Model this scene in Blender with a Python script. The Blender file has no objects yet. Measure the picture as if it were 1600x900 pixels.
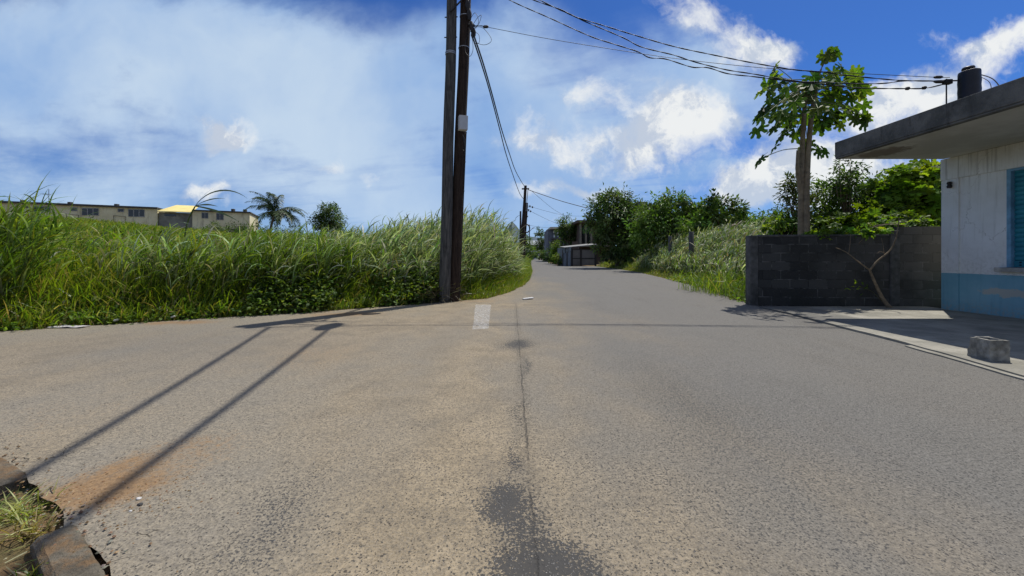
import bpy, bmesh, math, random
import numpy as np
from math import radians as R, sin, cos, pi
from mathutils import Vector, Matrix, noise as mnoise

random.seed(7)
rng = np.random.default_rng(11)
scene = bpy.context.scene

# ------------------------------------------------------------------ camera
H0 = 1.2                                     # eye height in metres
cd = bpy.data.cameras.new('camera'); cam = bpy.data.objects.new('camera', cd)
scene.collection.objects.link(cam); scene.camera = cam
cam.location = (0, 0, H0); cam.rotation_euler = (R(90), 0, 0)
cd.sensor_width = 36; cd.lens = 13.5; cd.shift_y = -50/1600
cd.clip_start = .05; cd.clip_end = 20000

# ------------------------------------------------------------------ sun
SUN = Vector((.37, .38, 1)).normalized()
ld = bpy.data.lights.new('sun', 'SUN'); ld.energy = 4.6; ld.angle = R(.53); ld.color = (1, .955, .88)
sun = bpy.data.objects.new('sun', ld); scene.collection.objects.link(sun)
sun.rotation_euler = (-SUN).to_track_quat('-Z', 'Y').to_euler()
sun.location = SUN*60

scene.render.engine = 'CYCLES'
scene.cycles.max_bounces = 6; scene.cycles.diffuse_bounces = 3; scene.cycles.transparent_max_bounces = 6
scene.view_settings.view_transform = 'Standard'; scene.view_settings.look = 'None'
scene.view_settings.exposure = 0.0; scene.view_settings.gamma = 1

# ------------------------------------------------------------------ node helper
class NT:
    def __init__(s, nt): s.t = nt
    def n(s, typ, *ins, out=0, **kw):
        nd = s.t.nodes.new(typ)
        for k, v in kw.items():
            if k.startswith('i_'):
                s.set(nd.inputs[k[2:].replace('_', ' ')], v)
            else: setattr(nd, k, v)
        for i, v in enumerate(ins):
            if v is not None: s.set(nd.inputs[i], v)
        return nd.outputs[out] if len(nd.outputs) else None
    def set(s, sock, v):
        if isinstance(v, bpy.types.NodeSocket): s.t.links.new(v, sock)
        else: sock.default_value = v
    def m(s, op, a, b=None, c=None, clamp=False):
        return s.n('ShaderNodeMath', a, b, c, operation=op, use_clamp=clamp)
    def v(s, op, a, b=None, c=None):
        o = 1 if op in ('DOT_PRODUCT', 'LENGTH') else 0
        return s.n('ShaderNodeVectorMath', a, b, c, out=o, operation=op)
    def mix(s, f, a, b, mode='MIX'):
        nd = s.t.nodes.new('ShaderNodeMix'); nd.data_type = 'RGBA'; nd.blend_type = mode
        s.set(nd.inputs[0], f); s.set(nd.inputs[6], a); s.set(nd.inputs[7], b)
        return nd.outputs[2]
    def ramp(s, f, lo, hi, a=0., b=1.):
        return s.n('ShaderNodeMapRange', f, lo, hi, a, b, interpolation_type='SMOOTHSTEP')
    def noise(s, vec, scale, detail=4, rough=.55, dist=0, out=0):
        return s.n('ShaderNodeTexNoise', out=out, i_Vector=vec, i_Scale=scale, i_Detail=detail, i_Roughness=rough, i_Distortion=dist)
    def sep(s, v):
        nd = s.t.nodes.new('ShaderNodeSeparateXYZ'); s.set(nd.inputs[0], v); return nd.outputs
    def comb(s, x=0, y=0, z=0): return s.n('ShaderNodeCombineXYZ', x, y, z)

def C4(c): return (c[0], c[1], c[2], 1.)

# ------------------------------------------------------------------ world
w = bpy.data.worlds.new('World'); scene.world = w; w.use_nodes = True
w.node_tree.nodes.clear(); W = NT(w.node_tree)
sky = W.n('ShaderNodeTexSky', sky_type='NISHITA', sun_disc=False, sun_elevation=math.asin(SUN.z),
          sun_rotation=math.atan2(SUN.x, SUN.y), air_density=1.0, dust_density=.35, ozone_density=2.6, altitude=200)
dirv = W.n('ShaderNodeTexCoord', out=0)
sx, sy, sz = W.sep(dirv)
yy = W.m('MAXIMUM', W.m('ABSOLUTE', sy), .12)
uv = W.comb(W.m('DIVIDE', sx, yy), W.m('DIVIDE', sz, yy), 0)
wn1 = W.noise(uv, 2.6, 6, .55, out=1)
wn2 = W.noise(uv, 9.0, 6, .6, out=1)
warp = W.v('ADD', uv, W.v('SCALE', W.v('SUBTRACT', wn1, (.5, .5, .5)), None))
warp.node.inputs[0]
sc1 = warp.node.inputs[1].links[0].from_node; sc1.inputs['Scale'].default_value = .30
warp2 = W.v('ADD', warp, W.v('SCALE', W.v('SUBTRACT', wn2, (.5, .5, .5)), None))
warp2.node.inputs[1].links[0].from_node.inputs['Scale'].default_value = .11
def blobs(lst, P):
    tot = None
    for (cx, cy, rx, ry, wt) in lst:
        u0, v0, a, b = (cx-800)/600, (400-cy)/600, rx/600, ry/600
        q = W.v('MULTIPLY_ADD', P, (1/a, 1/b, 0), (-u0/a, -v0/b, 0))
        e = W.m('EXPONENT', W.m('MULTIPLY', W.v('DOT_PRODUCT', q, q), -1.))
        tot = W.m('MULTIPLY', e, wt) if tot is None else W.m('MULTIPLY_ADD', e, wt, tot)
    return tot
CUM = [(350, 218, 66, 36, .9), (330, 200, 28, 28, .5), (505, 246, 44, 16, .7), (335, 316, 46, 20, 1.0), (60, 268, 70, 14, .5),
       (920, 152, 60, 32, .8), (1045, 190, 90, 42, 1.05), (1090, 25, 90, 60, .85), (1225, 62, 80, 30, .85), (1150, 95, 90, 30, .6), (1010, 125, 50, 24, .3),
       (1180, 300, 80, 34, 1.2), (1260, 270, 75, 46, 1.2), (1360, 262, 140, 44, 1.2), (1400, 178, 150, 42, .85), (1570, 80, 120, 40, 1.0),
       (1480, 150, 90, 34, .8), (875, 356, 44, 16, .85), (890, 225, 110, 28, .7), (1010, 245, 100, 26, .6), (600, 262, 34, 10, .55), (760, 205, 90, 26, .45), (820, 290, 120, 22, .55), (960, 330, 60, 12, .4), (200, 285, 60, 10, .3), (960, 290, 120, 18, .45), (1170, 200, 60, 30, .5)]
CIR = [(200, 140, 380, 120, 1.1), (620, 170, 260, 110, 1.0), (80, 50, 220, 110, .75), (800, 90, 150, 80, .5), (900, 235, 200, 60, 1.0),
       (1080, 70, 110, 70, .7), (700, 330, 280, 46, .95), (900, 318, 160, 46, .95), (400, 40, 160, 70, .6), (1150, 150, 140, 70, .45),
       (60, 290, 200, 50, .55), (1120, 270, 140, 18, .55), (780, 20, 120, 50, .4), (1060, 150, 150, 60, .55), (1250, 190, 120, 30, .35), (350, 280, 250, 30, .35)]
nb = W.noise(warp, 4.6, 10, .64)
cumd = W.m('ADD', blobs(CUM, warp2), W.m('MULTIPLY', W.m('SUBTRACT', nb, .5), 1.9))
cum = W.ramp(cumd, .34, 1.05)
# streaked high veil, drawn out on a high flat layer
zz = W.m('MAXIMUM', sz, .03)
pl = W.comb(W.m('DIVIDE', sx, zz), W.m('DIVIDE', sy, zz), 0)
plr = W.n('ShaderNodeVectorRotate', i_Vector=pl, i_Angle=.5)
st = W.noise(W.v('MULTIPLY', plr, (.55, 1.5, 1)), 1.5, 8, .6, .5)
st2 = W.noise(W.v('MULTIPLY', uv, (1.6, 3.4, 1)), 2.0, 7, .6, .35)
cird = W.m('MULTIPLY', blobs(CIR, warp), W.m('MULTIPLY_ADD', W.noise(warp, 2.3, 7, .55), 1.7, W.m('MULTIPLY_ADD', st2, 1.0, W.m('MULTIPLY_ADD', st, .7, -.82))))
cir = W.ramp(cird, .16, 1.05, 0, .94)
back = W.m('MULTIPLY', W.ramp(sy, -.25, .05), W.ramp(sz, .82, .62))                       # unseen cloud added overhead and behind the camera to whiten the blue fill light
bk = W.ramp(W.noise(dirv, 3.0, 7, .6), .38, .62, .08, .62)
cum = W.mix(back, bk, cum); cir = W.m('MULTIPLY', cir, back)
skyc = W.mix(1., sky, (.26, .52, .98, 1), 'MULTIPLY')
# left of the view the veil is thin and lavender, on the right the air is clear
under = W.noise(W.v('ADD', warp2, (.0, .06, 0)), 6.5, 8, .62)
shade = W.m('MULTIPLY_ADD', W.m('SUBTRACT', nb, .5), 1.6, W.ramp(under, .38, .60, .30, 1.0), clamp=False)
shade = W.m('MINIMUM', W.m('MAXIMUM', shade, .35), 1.12)
cumcol = W.mix(W.ramp(shade, .4, 1.0), (5.3, 6.0, 7.2, 1), (8.5, 8.7, 8.8, 1))
circol = W.mix(W.ramp(W.noise(warp, 1.6, 5, .5), .3, .7), (2.3, 4.1, 7.4, 1), (5.9, 7.2, 8.6, 1))
c1 = W.mix(cir, skyc, circol); c2 = W.mix(cum, c1, cumcol)
hz = W.ramp(sz, .0, .20, .6, 0.)
c3 = W.mix(W.m('MULTIPLY', hz, .9), c2, (4.6, 6.2, 8.4, 1))
bg = W.n('ShaderNodeBackground', c3, .1)
W.n('ShaderNodeOutputWorld', bg)
w.cycles.sampling_method = 'MANUAL'; w.cycles.sample_map_resolution = 512

# ------------------------------------------------------------------ materials
def newmat(name):
    m = bpy.data.materials.new(name); m.use_nodes = True; m.node_tree.nodes.clear(); return m, NT(m.node_tree)
def finish(N, bsdf): N.n('ShaderNodeOutputMaterial', bsdf)
def pbr(N, col, rough=.8, bump=None, bstr=.5, bdist=.01, metal=0, spec=.4, alpha=None):
    kw = dict(i_Base_Color=col, i_Roughness=rough, i_Metallic=metal)
    b = N.t.nodes.new('ShaderNodeBsdfPrincipled')
    N.set(b.inputs['Base Color'], col); N.set(b.inputs['Roughness'], rough); N.set(b.inputs['Metallic'], metal)
    b.inputs['Specular IOR Level'].default_value = spec
    if bump is not None:
        nn = N.n('ShaderNodeBump', i_Strength=bstr, i_Distance=bdist, i_Height=bump); N.set(b.inputs['Normal'], nn)
    if alpha is not None: N.set(b.inputs['Alpha'], alpha)
    return b.outputs[0]
_mc = {}
def plain(name, col, rough=.7, var=.25, scale=6, metal=0, spec=.4, col2=None, bstr=.3, bdist=.01):
    """weathered single-colour surface: fine and broad mottling plus bump"""
    if name in _mc: return _mc[name]
    m, N = newmat(name); o = N.n('ShaderNodeTexCoord', out=3)
    a = N.noise(o, scale, 6, .6); b = N.noise(o, scale*.22, 4, .6)
    f = N.ramp(N.m('MULTIPLY_ADD', a, .6, N.m('MULTIPLY', b, .5)), .35, .78)
    c2 = col2 or tuple(x*(1-var*1.6) for x in col)
    c = N.mix(f, C4(c2), C4(tuple(min(1, x*(1+var*.4)) for x in col)))
    finish(N, pbr(N, c, rough, a, bstr, bdist, metal, spec)); _mc[name] = m; return m

def leafmat(name, trans=.35, rough=.45, tcol=(1.5, 1.7, .55), spec=.35):
    m, N = newmat(name)
    a = N.n('ShaderNodeVertexColor', layer_name='Col')
    o = N.n('ShaderNodeTexCoord', out=3)
    n = N.noise(o, 3.0, 3, .5)
    c = N.mix(1., a, N.mix(n, (.72, .72, .72, 1), (1.25, 1.25, 1.25, 1)), 'MULTIPLY')
    d = pbr(N, c, rough, spec=spec)
    t = N.n('ShaderNodeBsdfTranslucent', N.mix(1., c, C4(tcol), 'MULTIPLY'))
    finish(N, N.n('ShaderNodeMixShader', trans, d, t)); return m
M_GRASS = leafmat('grass_blade', .38, .42, (1.7, 1.75, .5))
M_REED = leafmat('reed_blade', .30, .48, (1.5, 1.6, .7), .3)
M_LEAF = leafmat('tree_leaf', .34, .48, spec=.25)
M_DARKLEAF = leafmat('glossy_leaf', .28, .45, (1.5, 1.7, .6), .35)
M_BROAD = leafmat('broad_leaf', .42, .55, (1.9, 1.9, .45), .22)
M_BARK = plain('bark', (.20, .155, .105), .9, .4, 14, bstr=.6, bdist=.02)

# ------------------------------------------------------------------ mesh bag
class Bag:
    def __init__(s): s.v = []; s.c = []; s.f = []; s.n = 0
    def add(s, V, F, col=(1, 1, 1)):
        V = np.asarray(V, float).reshape(-1, 3)
        for f in (F if isinstance(F, list) and len(F) and isinstance(F[0], np.ndarray) and F[0].ndim == 2 else [np.asarray(F)]):
            s.f.append(np.asarray(f, int) + s.n)
        c = np.asarray(col, float)
        if c.ndim == 1: c = np.tile(c, (len(V), 1))
        s.v.append(V); s.c.append(c); s.n += len(V)
    def box(s, x0, x1, y0, y1, z0, z1):
        V = [(x, y, z) for z in (z0, z1) for y in (y0, y1) for x in (x0, x1)]
        s.add(V, [(0, 2, 3, 1), (4, 5, 7, 6), (0, 1, 5, 4), (1, 3, 7, 5), (3, 2, 6, 7), (2, 0, 4, 6)])
    def obox(s, c, ax, ay, az):
        """oriented box from centre and three half-axis vectors"""
        c, ax, ay, az = map(np.array, (c, ax, ay, az))
        V = [c+i*ax+j*ay+k*az for k in (-1, 1) for j in (-1, 1) for i in (-1, 1)]
        s.add(V, [(0, 2, 3, 1), (4, 5, 7, 6), (0, 1, 5, 4), (1, 3, 7, 5), (3, 2, 6, 7), (2, 0, 4, 6)])
    def tube(s, pts, r, seg=8, cap=True, col=(1, 1, 1)):
        pts = [np.array(p, float) for p in pts]; n = len(pts)
        rs = r if hasattr(r, '__len__') else [r]*n
        V = []; up = np.array((.13, .21, .97))
        for i, p in enumerate(pts):
            t = pts[min(i+1, n-1)] - pts[max(i-1, 0)]; t = t/(np.linalg.norm(t)+1e-9)
            u = np.cross(t, up if abs(t @ up) < .95 else np.array((1., 0, 0))); u /= np.linalg.norm(u); q = np.cross(t, u)
            if i and np.dot(u, pu) < 0: pass
            pu = u
            for k in range(seg):
                a = 2*pi*k/seg; V.append(p+rs[i]*(cos(a)*u+sin(a)*q))
        F = [(i*seg+k, i*seg+(k+1) % seg, (i+1)*seg+(k+1) % seg, (i+1)*seg+k) for i in range(n-1) for k in range(seg)]
        s.add(V, np.array(F), col)
        if cap:
            V2 = V[:seg]; s.add(V2, np.array([list(range(seg))[::-1]]), col)
            V2 = V[-seg:]; s.add(V2, np.array([list(range(seg))]), col)
    def lathe(s, prof, c=(0, 0, 0), seg=24):
        V = [(c[0]+r*cos(2*pi*k/seg), c[1]+r*sin(2*pi*k/seg), c[2]+z) for r, z in prof for k in range(seg)]
        n = len(prof)
        F = [(i*seg+k, i*seg+(k+1) % seg, (i+1)*seg+(k+1) % seg, (i+1)*seg+k) for i in range(n-1) for k in range(seg)]
        s.add(V, np.array(F))
    def build(s, name, mat, parent=None, smooth=False, bevel=0):
        V = np.concatenate(s.v); Cc = np.concatenate(s.c)
        me = bpy.data.meshes.new(name)
        me.vertices.add(len(V)); me.vertices.foreach_set('co', V.astype(np.float32).ravel())
        idx = np.concatenate([f.ravel() for f in s.f]); tot = np.concatenate([np.full(len(f), f.shape[1]) for f in s.f])
        st = np.concatenate([[0], np.cumsum(tot)[:-1]])
        me.loops.add(len(idx)); me.loops.foreach_set('vertex_index', idx.astype(np.int32))
        me.polygons.add(len(tot)); me.polygons.foreach_set('loop_start', st.astype(np.int32))
        me.polygons.foreach_set('loop_total', tot.astype(np.int32))
        me.update(calc_edges=True)
        at = me.color_attributes.new('Col', 'FLOAT_COLOR', 'POINT')
        at.data.foreach_set('color', np.concatenate([Cc, np.ones((len(Cc), 1))], 1).astype(np.float32).ravel())
        me.polygons.foreach_set('use_smooth', np.full(len(tot), bool(smooth)))
        me.validate()
        o = bpy.data.objects.new(name, me); scene.collection.objects.link(o)
        for m_ in (mat if isinstance(mat, (list, tuple)) else [mat]): me.materials.append(m_)
        if parent is not None: o.parent = parent
        if bevel:
            b = o.modifiers.new('bevel', 'BEVEL'); b.width = bevel; b.segments = 2; b.limit_method = 'ANGLE'
        return o
def tag(o, label=None, cat=None, group=None, kind=None):
    for k, v in (('label', label), ('category', cat), ('group', group), ('kind', kind)):
        if v: o[k] = v
    return o
def thing(name, label, cat, group=None, loc=(0, 0, 0)):
    o = bpy.data.objects.new(name, None); scene.collection.objects.link(o); o.empty_display_size = .2
    o.location = (0, 0, 0)
    return tag(o, label, cat, group)
def struct(o): o['kind'] = 'structure'; return o
def pp(px, py, d): return np.array(((px-800)/600*d, d, H0+(400-py)/600*d))
def onplan(px, py, a, b):
    """point above the plan line a-b that stands in direction px, py"""
    k = (px-800)/600; ax, ay = a; bx, by = b
    t = (k*ay-ax)/((bx-ax)-k*(by-ay)); d = ay+t*(by-ay); return pp(px, py, d)
def spline(pts, n=6):
    out = []; P = [np.array(p, float) for p in pts]
    for i in range(len(P)-1):
        p0 = P[max(i-1, 0)]; p1 = P[i]; p2 = P[i+1]; p3 = P[min(i+2, len(P)-1)]
        for k in range(n):
            t = k/n
            out.append(.5*((2*p1)+(-p0+p2)*t+(2*p0-5*p1+4*p2-p3)*t*t+(-p0+3*p1-3*p2+p3)*t**3))
    out.append(P[-1]); return out

# ------------------------------------------------------------------ terrain
EL = np.array([(-40, -11), (-24, -2.6), (-14, 2.9), (-8.14, 6.1), (-6.47, 7.06), (-4.14, 8.28), (-2.5, 9.5), (-1.5, 10.25), (-.72, 10.75), (-.1, 12.6),
               (.45, 15.5), (.85, 19), (1.45, 28), (2.2, 45), (4.0, 90), (6.5, 144), (9, 200)], float)
ER = [(5.9, 8.7), (6.0, 9.86), (7.2, 14.4), (8.2, 20.6), (9.3, 28), (9.8, 36), (9.7, 44.6), (6.9, 45.0), (5.7, 47), (6.3, 62), (7.6, 90), (12, 144), (15, 200)]
KB = [(-24, -8.5), (-12, -1.2), (-7, 1.5), (-4.3, 2.45), (-3.3, 2.42), (-2.87, 2.2), (-2.05, 1.76), (-1.57, 1.47), (-1.15, 1.1), (-.85, .4), (-.75, -3), (-.75, -14)]
def dist_left(X, Y):
    """signed distance to the left road edge: positive in the field"""
    X = np.asarray(X, float); Y = np.asarray(Y, float); best = np.full(X.shape, 1e9); sg = np.ones(X.shape)
    for i in range(len(EL)-1):
        a, b = EL[i], EL[i+1]; d = b-a; L = d @ d
        t = np.clip(((X-a[0])*d[0]+(Y-a[1])*d[1])/L, 0, 1)
        qx, qy = a[0]+t*d[0]-X, a[1]+t*d[1]-Y; dd = np.hypot(qx, qy)
        s_ = np.sign(d[0]*(Y-a[1])-d[1]*(X-a[0])); m = dd < best
        best = np.where(m, dd, best); sg = np.where(m, s_, sg)
    return best*sg
def sstep(x, a, b): t = np.clip((x-a)/(b-a), 0, 1); return t*t*(3-2*t)
def wob(X, Y): return np.sin(X*.9+1.3*np.sin(Y*.7))*.5+np.sin(Y*1.7+X*.6)*.3+np.sin(X*3.1-Y*2.3)*.2
def height(X, Y):
    X = np.asarray(X, float); Y = np.asarray(Y, float)
    t = dist_left(X, Y)
    z = np.full(X.shape, -.035)
    tl = np.clip(t, 0, None)
    z = z+sstep(t, -.1, .7)*(.09+.035*wob(X*2, Y*2))+np.minimum(np.clip(tl-1.5, 0, None)*.101, 4.75)+sstep(tl, 1, 6)*.12*wob(X*.4, Y*.4)
    # right verge
    right = (X > 5.9) & (Y > 9.6) & (t < 0)
    ex = np.interp(Y, [p[1] for p in ER[:7]], [p[0] for p in ER[:7]])
    z = np.where(right, z+sstep(X-ex, -.1, 1.2)*.14, z)
    # sunken earth behind the broken kerb at lower left
    kx = np.array(KB)
    near = (Y < np.interp(X, kx[:9, 0], kx[:9, 1])-.02) & (X < -.9) & (X > -20) | ((X <= -.8) & (Y < 1.0) & (X > -20))
    z = np.where(near & (t < 0), -.062+.018*wob(X*5, Y*5), z)
    return z
def axis(parts):
    out = []
    for a, b, s_ in parts: out += list(np.arange(a, b, s_))
    return np.array(out+[parts[-1][1]])
xs = axis([(-6000, -400, 700), (-400, -80, 40), (-80, -16, 2.), (-16, -4, .3), (-4, 1, .08), (1, 12, .3), (12, 60, 3), (60, 400, 40), (400, 6000, 700)])
ys = axis([(-400, -20, 60), (-20, 0, 2), (0, .9, .15), (.9, 2.8, .06), (2.8, 14, .2), (14, 60, .8), (60, 200, 8), (200, 600, 60), (600, 8000, 800)])
GX, GY = np.meshgrid(xs, ys); GZ = height(GX, GY)
b = Bag(); nx, ny = len(xs), len(ys)
ii = (np.arange(ny-1)[:, None]*nx+np.arange(nx-1)[None]).ravel()
b.add(np.stack([GX.ravel(), GY.ravel(), GZ.ravel()], 1), np.stack([ii, ii+1, ii+nx+1, ii+nx], 1))
m, N = newmat('earth_ground'); o = N.n('ShaderNodeTexCoord', out=3)
n1 = N.noise(o, .8, 6, .6); n2 = N.noise(o, 14, 6, .65); n3 = N.noise(o, 90, 3, .6)
c = N.mix(N.ramp(n1, .4, .62), (.155, .088, .040, 1), (.060, .075, .022, 1))
c = N.mix(N.ramp(n2, .45, .7, 0, .7), c, (.24, .145, .065, 1))
c = N.mix(N.ramp(n3, .55, .7, 0, .6), c, (.05, .036, .02, 1))
finish(N, pbr(N, c, .95, N.m('ADD', N.m('MULTIPLY', n2, .7), N.m('MULTIPLY', n3, .3)), .9, .04))
M_EARTH = m
struct(b.build('ground', m, smooth=True))

# ------------------------------------------------------------------ road
def densify(pts, step=.25, jit=.05, maxd=30):
    out = []
    for i in range(len(pts)-1):
        a = np.array(pts[i], float); c_ = np.array(pts[i+1], float); L = np.linalg.norm(c_-a)
        st_ = step if (abs(a[1]) < maxd) else 4; n = max(1, int(L/st_))
        for k in range(n):
            p = a+(c_-a)*k/n; j = jit if abs(p[1]) < maxd else 0
            q = mnoise.noise(Vector((p[0]*2.1, p[1]*2.1, 0)))+.6*mnoise.noise(Vector((p[0]*7, p[1]*7, 3)))
            out.append((p[0]+q*j, p[1]+q*j))
    out.append(tuple(pts[-1])); return out
outline = densify(KB, .07, .04)+[(6.6, -14), (6.6, 5)]+densify(ER, .3, .12, 50)+densify([tuple(p) for p in EL[::-1]], .22, .13, 40)
def sheet(name, poly, z, mat, thick=0):
    bm = bmesh.new(); f = bm.faces.new([bm.verts.new((x, y, z)) for x, y in poly]); bmesh.ops.recalc_face_normals(bm, faces=[f])
    if f.normal.z < 0: f.normal_flip()
    if thick:
        r_ = bmesh.ops.extrude_face_region(bm, geom=[f]); vs = [v_ for v_ in r_['geom'] if isinstance(v_, bmesh.types.BMVert)]
        for v_ in vs: v_.co.z -= thick
    bmesh.ops.triangulate(bm, faces=bm.faces[:])
    bmesh.ops.recalc_face_normals(bm, faces=bm.faces[:])
    me = bpy.data.meshes.new(name); bm.to_mesh(me); bm.free(); me.materials.append(mat)
    o_ = bpy.data.objects.new(name, me); scene.collection.objects.link(o_); return o_
m, N = newmat('asphalt'); o = N.n('ShaderNodeTexCoord', out=3)
px_, py_, pz_ = N.sep(o)
wrp = N.v('ADD', o, N.v('SCALE', N.v('SUBTRACT', N.noise(o, 1.3, 4, .6, out=1), (.5, .5, .5)), None)); wrp.node.inputs[1].links[0].from_node.inputs['Scale'].default_value = .6
def rblob(cx, cy, rx, ry, P=wrp):
    q = N.v('MULTIPLY_ADD', P, (1/rx, 1/ry, 0), (-cx/rx, -cy/ry, 0)); return N.m('EXPONENT', N.m('MULTIPLY', N.v('DOT_PRODUCT', q, q), -1.))
def addl(l):
    t = l[0]
    for x in l[1:]: t = N.m('ADD', t, x)
    return t
broad = N.noise(N.v('MULTIPLY', o, (1, .55, 1)), .42, 5, .6); mid = N.noise(o, 2.6, 6, .62); fine = N.noise(o, 38, 5, .7); fine2 = N.noise(o, 130, 2, .6); spk = N.noise(o, 62, 4, .75); grit = N.noise(o, 24, 6, .78)
# dust: settled over the left and the middle, swept off the right-hand lane
gx = N.ramp(N.m('MULTIPLY_ADD', N.m('SUBTRACT', broad, .5), 5.5, px_), 2.5, -1.0)
dust = N.m('MULTIPLY', N.m('ADD', gx, .10), N.ramp(mid, .22, .66, .62, 1.0), clamp=True)
leftgrey = rblob(-4.6, 5.2, 2.6, 1.6); dust = N.m('MULTIPLY', dust, N.m('MULTIPLY_ADD', leftgrey, -.45, 1.), clamp=True)
dust = N.m('MULTIPLY', dust, N.ramp(py_, 12, 40, 1, .45))
wornm = addl([rblob(-.03, 1.82, .13, .20), N.m('MULTIPLY', rblob(.0, 2.3, .06, .16), .6), N.m('MULTIPLY', rblob(.06, 2.9, .05, .3), .35), N.m('MULTIPLY', rblob(.12, 1.46, .18, .17), 1.0),
              N.m('MULTIPLY', rblob(.1, 5.2, .22, .30), .8), N.m('MULTIPLY', rblob(.12, 4.2, .05, .5), .5), N.m('MULTIPLY', rblob(1.45, 3.3, .4, 1.5), .30), N.m('MULTIPLY', rblob(-1.05, 1.75, .18, .4), .35),
              N.m('MULTIPLY', rblob(.8, 2.1, .5, .6), .12), N.m('MULTIPLY', rblob(2.9, 2.3, 1.1, 1.6), .15)])
wornd = N.m('ADD', wornm, N.m('ADD', N.m('MULTIPLY', N.m('SUBTRACT', mid, .5), .6), N.m('MULTIPLY', N.m('SUBTRACT', grit, .5), .9)))
worn = N.ramp(N.m('MULTIPLY_ADD', N.m('SUBTRACT', N.noise(N.v('ADD', o, (2, 2, 0)), 85, 2, .6), .5), 2.6, N.m('MULTIPLY_ADD', N.m('SUBTRACT', fine, .5), 2.0, wornd)), .30, .58)
vor = N.n('ShaderNodeTexVoronoi', i_Vector=o, i_Scale=70., out=0); vor2 = N.n('ShaderNodeTexVoronoi', i_Vector=o, i_Scale=34., out=0)
asp = N.mix(fine2, (.085, .084, .080, 1), (.150, .147, .137, 1))
asp = N.mix(N.ramp(N.noise(o, 1.1, 4, .6), .3, .7), asp, (.125, .122, .114, 1)); asp = N.mix(N.ramp(N.noise(N.v('MULTIPLY', o, (1, .3, 1)), 1.6, 5, .65), .5, .75, 0, .55), asp, (.085, .083, .078, 1))
dcol = N.mix(N.ramp(mid, .35, .65), (.235, .182, .108, 1), (.300, .240, .155, 1))
dcol = N.mix(N.ramp(broad, .40, .62), dcol, (.240, .206, .150, 1))
dust = N.m('MULTIPLY', dust, N.ramp(N.m('MULTIPLY_ADD', spk, .6, N.m('MULTIPLY', grit, .4)), .34, .54, .50, 1.))
base = N.mix(N.m('MULTIPLY', dust, .92), asp, dcol)
base = N.mix(1., base, N.mix(N.ramp(spk, .34, .66), (.78, .78, .78, 1), (1.18, 1.18, 1.17, 1)), 'MULTIPLY')
base = N.mix(1., base, N.mix(N.ramp(grit, .36, .62), (.80, .80, .80, 1), (1.14, 1.14, 1.14, 1)), 'MULTIPLY')
base = N.mix(N.m('MULTIPLY', N.m('SUBTRACT', fine2, .42), .9, clamp=True), base, (.42, .38, .32, 1))
# open pits between the stones, in drifts
pitn = N.ramp(N.noise(o, 5.0, 5, .65), .38, .62, .0, 1.)
pit = N.m('MULTIPLY', N.ramp(vor, .20, .34, 1., 0.), N.ramp(N.noise(N.v('ADD', o, (7, 3, 0)), 45, 2, .5), .47, .56))
pit = N.m('MULTIPLY', pit, N.m('MULTIPLY_ADD', pitn, .8, .35), clamp=True)
pit2 = N.m('MULTIPLY', N.ramp(vor2, .16, .28, 1., 0.), N.ramp(N.noise(N.v('ADD', o, (1, 9, 0)), 20, 2, .5), .53, .62))
pit = N.m('MAXIMUM', pit, N.m('MULTIPLY', pit2, N.m('MULTIPLY_ADD', pitn, .8, .1)))
pit = N.m('MULTIPLY', pit, N.ramp(py_, 5, 14, 1, .4))
base = N.mix(N.m('MULTIPLY', pit, .95), base, (.032, .030, .029, 1))
# worn patches: bare dark binder with pale stones
wc = N.mix(N.ramp(vor, .12, .30), (.15, .146, .14, 1), (.045, .046, .047, 1))
wc = N.mix(N.ramp(N.n('ShaderNodeTexVoronoi', i_Vector=o, i_Scale=48., out=0), .05, .10, 1, 0), wc, (.50, .48, .44, 1))
base = N.mix(N.m('MULTIPLY', worn, .90), base, wc)
# seam between the two laid lanes
jx = N.m('ADD', px_, N.m('MULTIPLY', N.m('SUBTRACT', N.noise(o, 7, 5, .75), .5), .06))
sd = N.m('ABSOLUTE', N.m('SUBTRACT', jx, .095))
seam = N.m('MULTIPLY', N.ramp(N.m('ADD', sd, N.m('MULTIPLY', N.m('SUBTRACT', fine, .45), .02)), .001, .010, 1, 0), N.m('MULTIPLY', N.ramp(py_, 9.9, 10.4, 1, 0), N.ramp(N.noise(o, 2.6, 5, .7), .40, .56, .1, 1.)))
seamb = N.m('MULTIPLY', N.ramp(sd, .02, .09, .35, 0), N.ramp(fine, .4, .6))
base = N.mix(N.m('MULTIPLY', N.m('MAXIMUM', seam, N.m('MULTIPLY', seamb, N.ramp(py_, 9, 10, 1, 0))), .85), base, (0.045, .042, .038, 1))
# red earth washed over the edges
er = addl([N.m('MULTIPLY', rblob(-2.14, 2.02, .30, .17), 1.5), N.m('MULTIPLY', rblob(-1.95, 2.4, .34, .3), .60), N.m('MULTIPLY', rblob(-3.35, 7.9, .75, .38), 1.1), N.m('MULTIPLY', rblob(-6.0, 6.9, .8, .25), 1.0),
           N.m('MULTIPLY', rblob(-1.0, 10.2, 1.2, .5), .6), N.m('MULTIPLY', rblob(-2.4, 4.6, 1.0, .9), .42), N.m('MULTIPLY', rblob(-3.4, 3.0, .9, .7), .3)])
erm = N.ramp(N.m('ADD', er, N.m('ADD', N.m('MULTIPLY', N.m('SUBTRACT', fine, .5), .6), N.m('ADD', N.m('MULTIPLY', N.m('SUBTRACT', mid, .5), .9), N.m('MULTIPLY', N.m('SUBTRACT', grit, .5), 2.2)))), .28, 1.15, 0, .75)
base = N.mix(erm, base, N.mix(N.ramp(fine, .3, .7), (.15, .082, .034, 1), (.32, .19, .082, 1)))
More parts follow.
